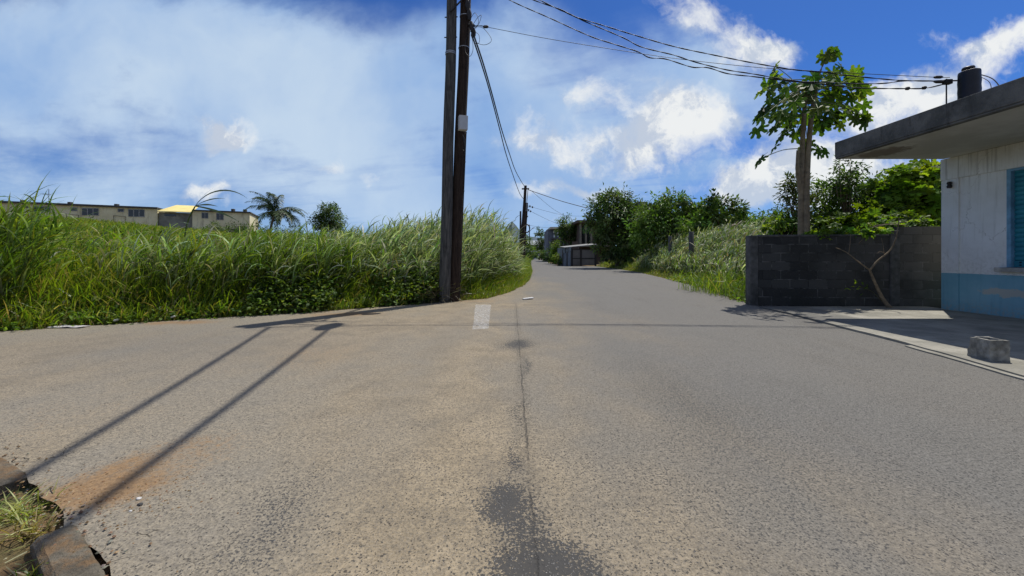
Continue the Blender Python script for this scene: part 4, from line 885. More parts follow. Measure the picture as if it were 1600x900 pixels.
# palm
pr = thing('coconut_palm', 'coconut palm with drooping fronds beside the long building', 'palm tree')
pc = pp(430, 332, 55); t = Bag(); gz = float(height(pc[0]-1, 55))
t.tube(spline([(pc[0]-.9, 55, gz-.1), (pc[0]-.55, 55, (gz+pc[2])/2), tuple(pc)], 5), list(np.linspace(.2, .13, 11)), 10); t.build('trunk', M_BARK, pr, smooth=True)
g = Bag()
for k in range(24):
    az = k*2.4+rng.normal(0, .15); e0 = rng.uniform(.1, 1.45); L = rng.uniform(3.8, 4.9); wnd = .35
    h = np.array((cos(az)+wnd*.6, sin(az), 0)); h /= np.linalg.norm(h); p_ = pc.copy(); pts_ = []; nS = 13
    for i in range(nS+1):
        pts_.append(p_.copy()); e = e0-(1.25+.3*(1.35-e0))*i/nS*1.15; p_ = p_+(h*cos(e)+np.array((0, 0, sin(e))))*L/nS
    g.tube(pts_, list(np.linspace(.045, .01, nS+1)), 4, col=(.08, .09, .03))
    P_ = np.array(pts_); nl_ = 46; tt = np.linspace(.12, 1, nl_)*nS; i0 = np.minimum(tt.astype(int), nS-1); bp = P_[i0]+(P_[i0+1]-P_[i0])*(tt-i0)[:, None]
    az0 = math.atan2(h[1], h[0])
    for sgn in (-1, 1):
        ll = .95*np.sin(np.clip((tt/nS)*.9+.22, 0, 1)*pi*.93)+.22
        blades(g, bp, np.full(nl_, az0+sgn*.95)+rng.normal(0, .12, nl_), ll, .10, rng.normal(-.25, .15, nl_), rng.uniform(.5, 1.1, nl_), vary(nl_, [(.03, .055, .016), (.045, .08, .02)]), 3, np.full(nl_, .5*sgn))
g.build('fronds', M_DARKLEAF, pr)

# papaya
pt = thing('papaya_tree', 'tall papaya tree with twin pale trunks rising behind the block wall', 'tree')
PD = 10.6; M_PTRUNK = plain('papaya_bark', (.28, .22, .14), .85, .35, 9, bstr=.9, bdist=.02)
t = Bag(); t.tube(spline([(pp(1252, 400, PD)[0], PD, -.05), pp(1252, 330, PD), pp(1253, 250, PD), pp(1256, 185, PD), pp(1259, 150, PD)], 5), list(np.linspace(.09, .042, 21)), 14)
t.tube(spline([(pp(1260, 400, PD)[0], PD-.08, -.05), pp(1260, 330, PD-.08), pp(1262, 250, PD-.06), pp(1267, 190, PD-.05), pp(1273, 150, PD), pp(1279, 120, PD), pp(1288, 96, PD)], 5), list(np.linspace(.085, .055, 19))+list(np.linspace(.052, .012, 12)), 14)
t.tube(spline([pp(1250, 300, PD), pp(1246, 262, PD-.1), pp(1247, 235, PD-.1)], 4), [.05]*5+[.04]*4, 8)
t.build('trunk', M_PTRUNK, pt, smooth=True)
cl = [(1208, 133, 6), (1195, 172, 6), (1212, 190, 6), (1232, 195, 3), (1218, 150, 3), (1226, 214, 3), (1238, 158, 2), (1224, 170, 2), (1250, 188, 2), (1272, 138, 2), (1308, 118, 5), (1338, 120, 5), (1334, 150, 5), (1305, 150, 4), (1287, 172, 4), (1324, 178, 5), (1353, 174, 4), (1250, 150, 4), (1272, 175, 3), (1292, 198, 4), (1248, 214, 2), (1218, 126, 3), (1190, 246, 2), (1290, 236, 2), (1292, 84, 4), (1312, 135, 2), (1262, 126, 2)]
pet = Bag(); lf = Bag()
for (x, y, n) in cl:
    for k in range(n):
        far = y > 228 or y < 95; dd = PD+(rng.normal(0, .55) if not far else rng.normal(0, .1)); c_ = pp(x+rng.normal(0, 9 if not far else 6), y+rng.normal(0, 8 if not far else 3), dd)
        org = pp(1288, 97, PD) if y < 95 else (pp(1258, 232, PD) if y > 228 else pp(1261+rng.normal(0, 5), 150+rng.normal(0, 12), PD))
        mid_ = (org+c_)/2+np.array((0, 0, .10)); ps = spline([org, mid_, c_], 4); pet.tube(ps, list(np.linspace(.013, .007, len(ps))), 5)
        out = c_-org; out[2] = 0; out /= np.linalg.norm(out)+1e-6
        d = out*.55+np.array((0, 0, -.75))+rng.normal(0, .3, 3); nr = out*.75+np.array((0, 0, .7))+rng.normal(0, .25, 3)
        L = rng.uniform(.24, .36); leaves(lf, T_PAPAYA, c_[None], d[None], nr[None], L, L, vary(1, [(.06, .12, .02), (.08, .15, .022), (.04, .085, .016), (.11, .17, .03)]))
pet.build('leaf_stalks', plain('papaya_petiole', (.16, .20, .07), .6, .3, 9), pt, smooth=True); lf.build('crown', M_BROAD, pt)

# bushes behind the block wall
def broadbush(label, blist, d, n, L, cols, T=T_HEART, base=None, mat=None, per=9, name='garden_bush', aspect=1., **kw):
    return tree(name, label, 'bush', base or blist[0][0], blist, d, n, L, cols, .06, T=T, mat=mat or M_BROAD, group='bushes behind the block wall', aspect=aspect, per=per, nl=20, **kw)
YG = [(.13, .21, .02), (.17, .25, .03), (.09, .16, .02), (.19, .27, .03), (.06, .11, .018)]
broadbush('dense bush with narrow leaves and a feathery top right of the papaya trunks', [(1310, 320, 50, 34), (1290, 352, 40, 22), (1338, 295, 34, 22), (1360, 330, 40, 36, .3), (1395, 300, 34, 22, .3), (1290, 305, 26, 18)], 12.6, 6400, .15, G_DARK+G_MID, T=T_SIMPLE, mat=M_LEAF, per=18, aspect=.38, clump=.2)
broadbush('thin upright shrub with small dark leaves poking above the bushes', [(1325, 262, 20, 14), (1320, 285, 26, 16)], 12.2, 700, .13, G_DARK, T=T_SIMPLE, mat=M_DARKLEAF, per=14, aspect=.4)
broadbush('small reddish green shrub just left of the papaya trunks', [(1244, 300, 20, 22), (1236, 285, 10, 10), (1250, 335, 22, 26)], 12.2, 1500, .14, [(.06, .07, .02), (.08, .09, .025), (.05, .08, .018)], T=T_SIMPLE, mat=M_LEAF, per=14, aspect=.36)
broadbush('low leafy bush at the left end of the wall', [(1216, 352, 22, 16), (1240, 356, 24, 14)], 11.8, 900, .12, G_MID+G_BRIGHT, T=T_OVAL, per=14, aspect=.8)
broadbush('yellow-green vine with broad lobed leaves near the painted building', [(1425, 315, 42, 34), (1456, 330, 26, 34), (1440, 286, 30, 22), (1400, 340, 34, 24), (1466, 300, 18, 36), (1410, 290, 26, 18)], 11.2, 1700, .20, YG)
broadbush('sunlit broad-leaved creeper low behind the middle of the wall', [(1350, 352, 60, 14), (1395, 350, 40, 18), (1310, 356, 40, 10)], 10.4, 800, .17, YG)
broadbush('darker broad-leaved shrub filling the gap behind the creeper', [(1385, 305, 30, 24), (1372, 335, 44, 28), (1460, 350, 30, 30)], 13, 1200, .17, G_MID)
broadbush('leafy creeper spilling over the top of the block wall', [(1285, 366, 26, 5), (1335, 364, 30, 7), (1380, 361, 26, 8), (1440, 350, 34, 6)], 9.25, 420, .10, YG+G_MID, per=7)
yp = thing('papaya_sapling', 'young papaya with a few big leaves seen under the roof corner', 'tree')
t = Bag(); t.tube(spline([(pp(1443, 400, 11.8)[0], 11.8, -.05), pp(1444, 330, 11.8), pp(1443, 262, 11.8)], 4), [.06]*5+[.05]*4, 10); t.build('trunk', M_PTRUNK, yp, smooth=True)
lf = Bag(); pet = Bag()
for (x, y) in ((1418, 262), (1408, 268), (1428, 256), (1465, 262), (1472, 275), (1468, 290), (1455, 254), (1435, 252), (1475, 310), (1425, 272), (1412, 258), (1470, 262), (1460, 280), (1476, 285), (1440, 268), (1400, 262)):
    org = pp(1443, 258, 11.8); c_ = pp(x, y, 11.8+rng.normal(0, .3)); pet.tube(spline([org, (org+c_)/2+np.array((0, 0, .08)), c_], 3), .008, 5)
    o_ = c_-org; o_[2] = 0; d = o_+np.array((0, 0, -.6)); leaves(lf, T_PAPAYA, c_[None], d[None], (o_+np.array((0, -.4, .8)))[None], .25, .25, vary(1, YG[:3]))
pet.build('leaf_stalks', plain('papaya_petiole', (.16, .20, .07), .6), yp); lf.build('crown', M_BROAD, yp)

# dead forked sapling in front of the block wall
ds = thing('bare_sapling', 'bare forked pale sapling leaning against the block wall', 'sapling')
g = Bag(); Q = lambda x, y, d=8.75: pp(x, y, d)
b0_ = Q(1392, 488, 8.7); b0_[2] = .0
g.tube(spline([b0_, Q(1380, 468), Q(1368, 444), Q(1359, 422)], 5), list(np.linspace(.05, .022, 16)), 8)
M_TWIG = plain('pale_bare_bark', (.30, .225, .14), .85, .3, 20)
g.build('trunk', M_TWIG, ds, smooth=True)
for l, r_ in (([(1359, 422), (1340, 408), (1322, 394), (1306, 387)], .017), ([(1359, 422), (1372, 407), (1390, 392), (1399, 375), (1403, 356), (1405, 340)], .024), ([(1382, 401), (1380, 385), (1377, 372)], .008), ([(1326, 396), (1328, 382), (1329, 366)], .007), ([(1385, 397), (1376, 393), (1370, 396)], .006)):
    g = Bag(); ps = spline([Q(x, y, 8.72-.03*i) for i, (x, y) in enumerate(l)], 5); g.tube(ps, list(np.linspace(r_, r_*.35, len(ps))), 6); g.build('branch', M_TWIG, ds, smooth=True)
lf = Bag(); n = 16; pos = np.array([Q(1343+rng.normal(0, 7), 449+rng.normal(0, 4), 8.55) for _ in range(n)]); leaves(lf, T_OVAL, pos, rnd_dir(n)+np.array((0, 0, -.3)), rnd_dir(n)+np.array((0, -.3, 1)), .085, .04, vary(n, YG)); 
lf.tube([Q(1378, 470, 8.6), Q(1362, 455, 8.56), Q(1342, 447, 8.55)], .006, 5, col=(.1, .1, .05))
lf.build('leafy_twig', M_BROAD, ds)

# fence posts in the right-hand reeds
for (x, yt, yb2, d, r_, lab) in ((1080, 362, 440, 20, .14, 'thick weathered wooden fence post standing in the silvery reeds'), (1047, 369, 432, 25, .13, 'shorter dark fence post half hidden in the reeds, left of the thick post')):
    g = Bag(); t0 = pp(x, yb2, d); t0[2] = -.05; t1 = pp(x, yt, d); g.tube([t0, (t0+t1)/2+np.array((.01, 0, 0)), t1-np.array((0, 0, .03)), t1], [r_, r_*.95, r_*.9, r_*.7], 9)
    tag(g.build('fence_post', M_POLE_A, smooth=True), lab, 'fence post', 'fence posts in the reeds')

# ------------------------------------------------------------------ grasses
def edge_points(n, s0, s1, t0, t1, edge=EL, side=1):
    """random points along an edge polyline (arc range s0..s1) at offset t0..t1 outward"""
    seg = np.diff(edge, axis=0); L = np.hypot(seg[:, 0], seg[:, 1]); cum = np.concatenate([[0], np.cumsum(L)])
    s_ = rng.uniform(s0, s1, n); i = np.clip(np.searchsorted(cum, s_)-1, 0, len(L)-1); f = (s_-cum[i])/L[i]
    p_ = edge[i]+seg[i]*f[:, None]; nr = np.stack([-seg[i, 1], seg[i, 0]], 1)/L[i][:, None]*side
    t_ = t0+(t1-t0)*rng.random(n)
    return p_+nr*t_[:, None], t_
def arc_of(x): 
    seg = np.diff(EL, axis=0); L = np.hypot(seg[:, 0], seg[:, 1]); cum = np.concatenate([[0], np.cumsum(L)]); return float(np.interp(x, EL[:, 0], cum))
def xyz(p_): return np.stack([p_[:, 0], p_[:, 1], height(p_[:, 0], p_[:, 1])-.02], 1)
def clumpy(p_, f=1.4, ph=0): return .5+.5*np.sin(p_[:, 0]*f*1.7+2*np.sin(p_[:, 1]*f+ph)+ph)*np.cos(p_[:, 1]*f*1.3+ph*2)
GR = [(.15, .23, .02), (.19, .27, .022), (.10, .17, .02), (.22, .28, .03), (.07, .13, .02)]
GY = [(.17, .20, .03), (.20, .21, .04), (.13, .19, .025)]
GDRY = [(.30, .25, .11), (.24, .20, .08), (.36, .30, .16)]
SILV = [(.28, .33, .18), (.38, .42, .27), (.20, .27, .11), (.12, .18, .05), (.42, .45, .33)]
def meadow(bag, p_, hgt, wdt, cols, lean=.25, jit=.2, nseg=4, dry=.06):
    n = len(p_); az = rng.normal(.1, 1.3, n); c_ = vary(n, cols, jit); k = rng.random(n) < dry; c_[k] = vary(int(k.sum()), GDRY)
    blades(bag, xyz(p_), az, hgt, wdt, rng.uniform(1.1, 1.6, n), rng.uniform(.3, 1.7, n), c_, nseg)
def outside(p_):
    return p_[dist_left(p_[:, 0], p_[:, 1]) > .05]
sA, sC = arc_of(-20.), arc_of(-1.6)
# --- the open field, thinning with distance
g = Bag(); ntot = 0
for (ya, yb2, n, wd, h_) in ((7, 14, 30000, .013, .62), (14, 26, 34000, .024, .62), (26, 45, 30000, .045, .5), (45, 75, 22000, .09, .45)):
    y = rng.uniform(ya, yb2, n); x = rng.uniform(-1.45*1.0, .02, n)*y+rng.normal(0, .5, n); p_ = outside(np.stack([x, y], 1))
    t_ = dist_left(p_[:, 0], p_[:, 1]); p_ = p_[t_ > .6]; cl_ = clumpy(p_, .35, 1.)
    hh = h_*rng.uniform(.6, 1.4, len(p_))*(.75+.5*cl_)
    cols = np.where(cl_[:, None] > .55, 1, 0)
    meadow(g, p_, hh, wd, GR+GY[:2], nseg=3, dry=.04)
tag(g.build('field_grass', M_GRASS), 'bright green grass covering the rising field', 'grass', kind='stuff')
# --- verge along the road edge, tall and mixed
g = Bag()
p_, t_ = edge_points(36000, sA, sC, .05, 3.4); k = outside(p_); p_ = k; t_ = dist_left(p_[:, 0], p_[:, 1]); cl_ = clumpy(p_, 1.1, .4)
hh = (.28+.85*sstep(t_, .1, 1.5)+.25*cl_)*rng.uniform(.6, 1.25, len(p_))
meadow(g, p_, hh, rng.uniform(.010, .028, len(p_)), GR+GY, nseg=4, dry=.12)
# low dry fringe
p_, t_ = edge_points(14000, sA, arc_of(2.2), -.02, .5); meadow(g, p_, rng.uniform(.06, .26, len(p_)), .009, GY+GDRY[:1]+GR[:2], nseg=3, dry=.2)
# right of the poles: bright green grass rounding the corner
p_, t_ = edge_points(26000, arc_of(-1.3), arc_of(2.3), .02, 1.5); t_ = dist_left(p_[:, 0], p_[:, 1])
hh = (.22+.75*sstep(t_, .0, 1.1))*rng.uniform(.6, 1.3, len(p_)); meadow(g, p_, hh, rng.uniform(.009, .02, len(p_)), [(.13, .20, .02), (.16, .22, .025), (.10, .17, .02)]+GY[:1], nseg=4, dry=.07)
p_, t_ = edge_points(9000, arc_of(2.3), arc_of(6.5), .02, 3.0); meadow(g, p_, rng.uniform(.4, 1.3, len(p_)), .05, GR+GY, nseg=3)
tag(g.build('verge_grass', M_GRASS), 'tangled green and straw coloured grass along the left road edge', 'grass', kind='stuff')

def reeds(bag, p_, H, cols, nleaf=9, leafL=.75, wd=.028, wind=.55, stem=(.16, .19, .07), z=None):
    """cane stems with long arching leaves blown to the right"""
    n = len(p_); H = np.broadcast_to(H, n); base = xyz(p_)
    az = rng.normal(.0, .9, n); leanv = rng.uniform(.05, .35, n)+.12
    blades(bag, base, az, H, .014, 1.5-leanv*.4, leanv, vary(n, [stem, (.10, .16, .03)]), 4)
    for k in range(nleaf):
        f = rng.uniform(.22, .98, n); e = 1.5-leanv*.4-leanv*f*.5; h = np.stack([np.cos(az), np.sin(az), 0*az], 1)
        q = base+h*(np.cos(e)*H*f)[:, None]+np.array((0, 0, 1.))*(np.sin(e)*H*f)[:, None]
        a2 = rng.normal(-.1, .75+(.6 if k % 3 == 0 else 0), n)
        L = leafL*rng.uniform(.55, 1.25, n)*(1.1-.35*f); blades(bag, q, a2, L, wd*rng.uniform(.6, 1.3, n), rng.uniform(.95, 1.5, n), rng.uniform(.5, 2.1, n), vary(n, cols, .3), 5, rng.normal(0, .6, n))
# --- silvery cane thicket round the poles
g = Bag()
def reg(n, x0, x1, y0, y1, tmin=.5, tmax=99):
    p_ = np.stack([rng.uniform(x0, x1, n), rng.uniform(y0, y1, n)], 1); t_ = dist_left(p_[:, 0], p_[:, 1]); return p_[(t_ > tmin) & (t_ < tmax)]
p_ = reg(3600, -5.6, 1.2, 9.6, 19, .55, 6); u = p_[:, 0]/p_[:, 1]*600+800
tgt = np.interp(u, [480, 560, 600, 650, 690, 735, 770, 800, 822, 840], [372, 360, 348, 338, 332, 326, 344, 370, 394, 405]); t_ = dist_left(p_[:, 0], p_[:, 1])
Hh = (H0+(400-tgt)/600*p_[:, 1]-height(p_[:, 0], p_[:, 1]))*np.where(rng.random(len(p_)) < .1, 1.04, rng.uniform(.5, .95, len(p_)))*(.62+.38*sstep(t_, .5, 1.3)); Hh = np.clip(Hh, .5, 3.0)
reeds(g, p_, Hh, SILV, 8, .74, .036)
p_ = reg(500, -1.2, 1.0, 10.9, 15, .7, 2.5); reeds(g, p_, rng.uniform(1.3, 2.35, len(p_))*np.interp(p_[:, 1], [10.9, 13, 15], [1, .85, .7]), [(.20, .24, .10), (.13, .18, .04), (.26, .28, .15)], 11, .8, .024)
tag(g.build('silvery_reeds', M_REED), 'thicket of tall silvery green reeds round the two timber poles', 'reeds', kind='stuff')
# --- taller canes scattered over the left verge
g = Bag()
p_ = reg(1500, -14, -3.6, 5, 12, .8, 3.8); keep = clumpy(p_, .8, 2.) > .45; p_ = p_[keep]
reeds(g, p_, rng.uniform(.6, 1.45, len(p_))*np.interp(p_[:, 0]/p_[:, 1]*600+800, [0, 60, 250, 350], [.85, .72, .8, 1]), GR+[(.18, .24, .08), (.10, .17, .03), (.22, .26, .13)], 9, .75, .024)
p_ = reg(900, -6.6, -4.0, 8.4, 11.5, .6, 3.2); reeds(g, p_, rng.uniform(1.0, 1.75, len(p_)), SILV[2:]+GR[:3], 9, .7, .022)
p_ = reg(420, -12.5, -8.3, 6.0, 8.8, .5, 3.4); u = p_[:, 0]/p_[:, 1]*600+800; p_ = p_[u < 42]; reeds(g, p_, rng.uniform(1.5, 2.2, len(p_)), GR+SILV[2:4], 10, .95, .030)
p_ = np.stack([rng.normal(-7.3, .75, 150), rng.normal(8.3, .3, 150)], 1); p_ = p_[dist_left(p_[:, 0], p_[:, 1]) > .3]; reeds(g, p_, rng.uniform(.9, 1.65, len(p_)), SILV[:3]+GR[:2], 8, .8, .034)
for (ya, yb2, n, hh_) in ((10, 15, 700, (.7, 1.5)), (15, 26, 800, (.7, 1.6))):
    y = rng.uniform(ya, yb2, n); x = rng.uniform(-1.4, -.25, n)*y; p_ = np.stack([x, y], 1); p_ = p_[(dist_left(x, y) > 2.5) & (clumpy(p_, .5, .7) > .35)]
    uu = p_[:, 0]/p_[:, 1]*600+800; reeds(g, p_, rng.uniform(*hh_, len(p_))*np.interp(uu, [0, 60, 380, 470], [.8, .5, .5, 1]), GR+[(.20, .26, .08), (.14, .20, .05)]+GDRY[:1], 7, .9, .03+.0012*ya)
# a few long blades that stand clear against the sky
for (x0, y0, d, L, e0, cu, n, az_) in ((232, 430, 8.4, 2.25, 1.25, .9, 3, .1), (255, 440, 8.6, 2.5, 1.2, 1.2, 3, .15), (120, 440, 8.2, 2.2, 1.2, .8, 3, .1), (170, 430, 8.6, 2.3, 1.2, .7, 2, .1), (395, 410, 9.3, 1.6, 1.35, .7, 3, .2), (60, 430, 7.8, 2.4, 1.25, .9, 5, .1), (20, 430, 7.6, 2.5, 1.3, 1.1, 6, .0)):
    q = pp(x0, y0, d); q[2] = float(height(q[0], q[1])); bs = np.tile(q, (n, 1))+rng.normal(0, .12, (n, 3))*np.array((1, 1, 0))
    blades(g, bs, rng.normal(az_, .12, n), L*rng.uniform(.9, 1.08, n), .045, rng.normal(e0, .05, n), cu+rng.normal(0, .1, n), vary(n, [(.10, .15, .05), (.16, .2, .09)]), 10, rng.normal(.6, .2, n))
q = pp(285, 400, 8.2); q[2] = .5
st0 = np.array([q]); 
hd = pp(305, 322, 8.2); n = 5
g.tube(spline([q, pp(290, 360, 8.2), hd], 6), [.014]*12+[.010], 6, col=(.10, .14, .04))
blades(g, np.tile(hd, (n, 1)), np.array((.05, -.1, .1, .0, -.2)), np.array((1.25, .6, .95, .5, .8)), .055, np.array((.95, .95, -.15, .25, .45)), np.array((1.75, .5, .45, .6, .6)), vary(n, [(.07, .10, .05)], .1), 12, np.array((.9, .7, 1.0, .8, .8)))
tag(g.build('verge_reeds', M_REED), 'tall wind-bent green reeds rising over the left verge', 'reeds', kind='stuff')
# --- broad-leaved weeds in the verge
g = Bag()
def weeds(p_, H, cols, L=.07, per=26, T=T_OVAL, asp=.62):
    base = xyz(p_); n = len(p_)
    idx = np.repeat(np.arange(n), per); f = rng.uniform(.1, 1, n*per); Hh_ = np.broadcast_to(H, n)[idx]
    q = base[idx]+np.stack([rng.normal(0, .13, n*per), rng.normal(0, .13, n*per), f*Hh_], 1); l_ = L*rng.uniform(.6, 1.4, n*per)
    leaves(g, T, q, rnd_dir(n*per)*np.array((1, 1, .5)), rnd_dir(n*per)*.6+np.array((0, 0, 1.)), l_, l_*asp, vary(n, cols, .25)[idx]*(1+rng.normal(0, .12, (n*per, 1))))
for (xa, xb, n, H, cols) in ((-14, -7.5, 200, .34, G_DARK+G_MID), (-7.5, -5.0, 170, .4, G_DARK+G_MID), (-5.2, -3.9, 330, .9, G_DARK+G_MID), (-3.9, -3.0, 60, .3, G_MID+GY[:1]), (-3.0, -1.7, 420, .9, G_DARK+G_MID+G_BRIGHT[:1])):
    p_, t_ = edge_points(n, arc_of(xa), arc_of(xb), .1, 1.25); t_ = dist_left(p_[:, 0], p_[:, 1]); k = t_ > .05; p_, t_ = p_[k], t_[k]
    weeds(p_, H*(.45+.55*sstep(t_, .1, .8))*rng.uniform(.6, 1.2, len(p_)), cols, .085)
tag(g.build('verge_weeds', M_BROAD), 'dark broad-leaved weeds crowding the left road edge', 'weeds', kind='stuff')
# dry tangle at the pole foot
g = Bag(); n = 1500; p_ = np.stack([rng.normal(-1.85, .40, n), rng.normal(10.1, .25, n)], 1); p_ = outside(p_)
blades(g, xyz(p_), rng.uniform(-3, 3, len(p_)), rng.uniform(.25, .95, len(p_)), .016, rng.uniform(.5, 1.5, len(p_)), rng.uniform(.8, 2.6, len(p_)), vary(len(p_), [(.09, .075, .05), (.16, .13, .09), (.05, .045, .03), (.22, .19, .12)]), 4)
tag(g.build('dry_stalks', M_GRASS), 'grey-brown tangle of dead stalks at the foot of the poles', 'dry grass', kind='stuff')

# --- right-hand side
ERA = np.array(ER[:7], float)
def inright(n, y0, y1, t0, t1):
    y = rng.uniform(y0, y1, n); t_ = rng.uniform(t0, t1, n); x = np.interp(y, ERA[:, 1], ERA[:, 0])+t_; return np.stack([x, y], 1), t_
g = Bag()
for (n, y0, y1, t0, t1) in ((4600, 10.1, 20, .7, 5.0), (2300, 18, 32, .6, 3.2)):
    p_, t_ = inright(n, y0, y1, t0, t1); u = p_[:, 0]/p_[:, 1]*600+800
    tgt = np.interp(u, [930, 985, 1010, 1050, 1080, 1120, 1165, 1210, 1250], [405, 392, 372, 358, 352, 346, 348, 356, 362]); tgt = tgt+np.where(p_[:, 1] < 12, 4, 0)
    Hh = np.clip((H0+(400-tgt)/600*p_[:, 1])*rng.uniform(.72, 1.05, n)*(.4+.6*sstep(t_, .7, 2.4)), .35, 2.7); k = (u < 1250) & ~((p_[:, 1] < 9.9))
    reeds(g, p_[k], Hh[k], SILV+GR[:2]+[(.38, .38, .25), (.26, .21, .12), (.09, .13, .03)], 8, .62, .040)
tag(g.build('silvery_reeds', M_REED), 'pale silvery reeds behind the fence posts on the right', 'reeds', kind='stuff')
g = Bag()
p_, t_ = inright(15000, 9.75, 45, .02, 1.6); k = p_[:, 1] < 44.8; p_, t_ = p_[k], t_[k]; meadow(g, p_, (.12+.38*sstep(t_, 0, 1.1))*rng.uniform(.6, 1.3, len(p_)), .006+.0008*p_[:, 1], GY+[(.13, .19, .03), (.24, .25, .07)], nseg=3, dry=.12)
p_, t_ = inright(4000, 28, 45, .5, 6); meadow(g, p_, rng.uniform(.3, .9, len(p_)), .04, GY+GR, nseg=3)
p_ = np.stack([rng.uniform(6, 13, 3000), rng.uniform(9.6, 14, 3000)], 1); meadow(g, p_, rng.uniform(.4, 1.2, 3000), .02, GR, nseg=3)
tag(g.build('right_verge_grass', M_GRASS), 'low yellow-green grass along the right road edge', 'grass', kind='stuff')
g = Bag()
p_, t_ = inright(1500, 9.8, 20, .12, 1.3); weeds(p_, (.12+.28*sstep(t_, 0, 1))*rng.uniform(.6, 1.2, len(p_)), G_BRIGHT+GY, .09, 16)
p_, t_ = inright(260, 9.9, 13, .9, 2.2); weeds(p_, rng.uniform(.4, .9, len(p_)), G_MID, .10, 22)
tag(g.build('right_verge_weeds', M_BROAD), 'leafy creeping weeds between the right road edge and reeds', 'weeds', kind='stuff')

# --- lower left corner: tufts beside the kerb, straw and litter
g = Bag()
def tuft(x, y, n, L, cols, sp=.05):
    p_ = np.stack([rng.normal(x, sp, n), rng.normal(y, sp*.7, n)], 1); z = height(p_[:, 0], p_[:, 1])
    blades(g, np.stack([p_[:, 0], p_[:, 1], z-.01], 1), rng.uniform(-pi, pi, n), rng.uniform(.5, 1.2, n)*L, .006, rng.uniform(.5, 1.45, n), rng.uniform(.5, 1.8, n), vary(n, cols), 5)
tuft(-2.36, 1.84, 120, .16, [(.34, .36, .12), (.42, .42, .18), (.26, .30, .08)], .05); tuft(-2.16, 1.72, 70, .14, [(.34, .36, .12)]+GDRY, .04); tuft(-1.85, 1.50, 90, .12, GR+GDRY, .04); tuft(-1.68, 1.40, 60, .10, GR+GDRY, .03); tuft(-1.50, 1.50, 26, .045, GR, .03); tuft(-1.42, 1.40, 26, .04, GR, .03); tuft(-2.55, 1.78, 120, .14, GDRY+GY, .06); tuft(-1.75, 1.66, 18, .035, GR, .04)
n = 110; p_ = np.stack([rng.uniform(-2.6, -1.6, n), rng.uniform(1.3, 2.0, n)], 1); z = height(p_[:, 0], p_[:, 1])
blades(g, np.stack([p_[:, 0], p_[:, 1], z+.01], 1), rng.uniform(-pi, pi, n), rng.uniform(.04, .14, n), .006, rng.normal(.1, .1, n), .1, vary(n, GDRY), 3)
tag(g.build('kerbside_grass', M_GRASS), 'straggly grass and straw in the hollow beside the broken kerb', 'grass', kind='stuff')
def grit_bits(name, label, pts, sizes, cols, mat):
    g = Bag(); n = len(pts); O = np.array([(1, 0, 0), (-1, 0, 0), (0, 1, 0), (0, -1, 0), (0, 0, 1), (0, 0, -1)], float); F = np.array([(0, 2, 4), (2, 1, 4), (1, 3, 4), (3, 0, 4), (2, 0, 5), (1, 2, 5), (3, 1, 5), (0, 3, 5)])
    V = O[None]*rng.uniform(.55, 1.2, (n, 6, 1))*sizes[:, None, None]*np.array((1, .8, .55)); an = rng.uniform(0, pi, n); c_, s_ = np.cos(an)[:, None], np.sin(an)[:, None]
    X = V[:, :, 0]*c_-V[:, :, 1]*s_; Y = V[:, :, 0]*s_+V[:, :, 1]*c_; V = np.stack([X, Y, V[:, :, 2]], 2)+pts[:, None]
    g.add(V.reshape(-1, 3), ((np.arange(n)*6)[:, None, None]+F[None]).reshape(-1, 3), np.repeat(cols, 6, 0)); return tag(g.build(name, mat), label, 'gravel', kind='stuff')
m, N = newmat('loose_grit'); finish(N, pbr(N, N.n('ShaderNodeVertexColor', layer_name='Col'), .95)); M_GRIT = m
p1 = np.stack([rng.normal(-2.05, .25, 500), rng.normal(1.88, .14, 500)], 1); p2, _ = edge_points(1800, sA, arc_of(2.0), -.30, .15); p3 = np.stack([rng.uniform(-3, 4, 500), rng.uniform(1.4, 9, 500)], 1)
k3 = rng.random(500) < .35; p3 = p3[k3]; kb = np.array(KB)[3:9]; kk = rng.random(420)*(len(kb)-1); ki = kk.astype(int); p4 = kb[ki]+(kb[ki+1]-kb[ki])*(kk-ki)[:, None]+rng.normal(0, .05, (420, 2)); p4 = p4[p4[:, 0] > -3.2]
pa_ = np.concatenate([p1, p2, p3, p4]); z_ = np.maximum(height(pa_[:, 0], pa_[:, 1]), .0); z_[:len(p1)] = .001; z_[-len(p4):] = np.where(rng.random(len(p4)) < .5, .008, -.03)
sz_ = np.concatenate([rng.uniform(.002, .008, len(p1)), rng.uniform(.004, .016, len(p2)), rng.uniform(.002, .005, len(p3)), rng.uniform(.004, .014, len(p4))])
cg = np.concatenate([vary(len(p1), [(.24, .14, .06), (.17, .10, .05), (.3, .24, .17)]), vary(len(p2), [(.26, .21, .15), (.3, .19, .09), (.17, .16, .14)]), vary(len(p3), [(.3, .29, .26), (.08, .08, .08)]), vary(len(p4), [(.14, .09, .05), (.2, .13, .07), (.18, .17, .14)])])
grit_bits('loose_gravel', 'loose grit and soil crumbs along the road edge and kerb', np.column_stack([pa_, z_]), sz_, cg, M_GRIT)
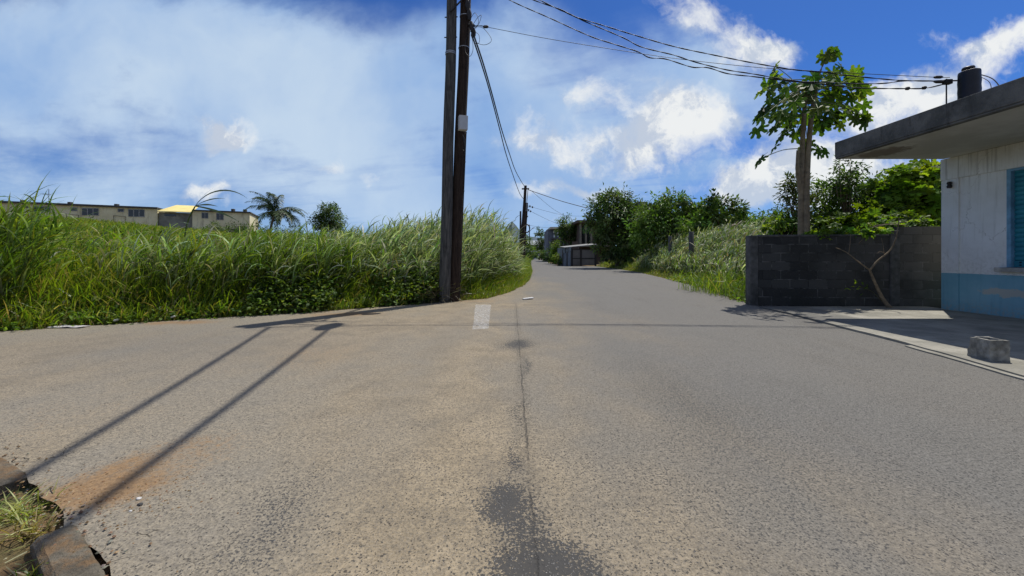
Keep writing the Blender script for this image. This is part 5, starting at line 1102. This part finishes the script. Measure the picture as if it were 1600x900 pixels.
def pebble(x, y, s, col, lab, name='pebble', cat='stone', flat=.5, group='small stones on the road', z=0):
    bm = bmesh.new(); bmesh.ops.create_icosphere(bm, subdivisions=2, radius=1)
    for v_ in bm.verts: v_.co = Vector((v_.co.x*s*1.2, v_.co.y*s*.85, v_.co.z*s*flat))*(1+.35*mnoise.noise(v_.co*1.7+Vector((x*9, y*5, 0))))
    me = bpy.data.meshes.new(name); bm.to_mesh(me); bm.free(); me.materials.append(plain('stone_%d' % int(col*100), (col, col*.97, col*.92), .85, .2, 30)); o_ = bpy.data.objects.new(name, me)
    scene.collection.objects.link(o_); o_.location = (x, y, z+s*flat*.7); o_.rotation_euler = (0, 0, x*7); return tag(o_, lab, cat, group)
def gp(px, py): d = 720/(py-400); return (px-800)/600*d, d
def deb(px, py, s, col, lab, **kw): x, y = gp(px, py); return pebble(x, y, s, col, lab, **kw)
deb(217, 780, .011, .62, 'white chip of stone on the dusty asphalt near the kerb'); deb(204, 799, .006, .6, 'tiny white chip beside the larger one near the kerb'); deb(219, 789, .011, .06, 'small dark stone next to the white chip near the kerb')
g = Bag(); x, y = gp(105, 512)
V = []; n = 9
for j in range(n):
    for i in range(n): V.append((x-.28+.56*i/(n-1)+.03*sin(j*2), y-.06+.16*j/(n-1), .015+.03*abs(mnoise.noise(Vector((i*.7, j*.9, 2))))))
g.add(V, [(j*n+i, j*n+i+1, (j+1)*n+i+1, (j+1)*n+i) for i in range(n-1) for j in range(n-1)])
o_ = tag(g.build('plastic_sheet', plain('dirty_white_plastic', (.62, .58, .56), .5, .2, 12)), 'crumpled dirty white plastic sheet on the left road edge', 'litter'); so = o_.modifiers.new('s', 'SOLIDIFY'); so.thickness = .004
g = Bag(); x, y = gp(825, 468); g.obox((x, y, .03), (.14, .05, .012), (-.02, .05, 0), (0, 0, .018)); tag(g.build('paper_scrap', plain('white_scrap', (.7, .69, .66), .7, .1, 10), bevel=.01), 'small white scrap lying on the road past the painted bar', 'litter')
for i, (x_, y_) in enumerate(((262, 502), (171, 508))):
    g = Bag(); x, y = gp(x_, y_); g.obox((x, y+.12, .07), (.035, .01, .01), (-.01, .03, .006), (0, -.012, .014)); tag(g.build('paper_scrap', plain('white_scrap', (.7, .69, .66), .7, .1, 10), bevel=.015), ['tiny white scrap caught in the weeds beside red earth', 'tiny white scrap in the weeds right of the plastic sheet'][i], 'litter')
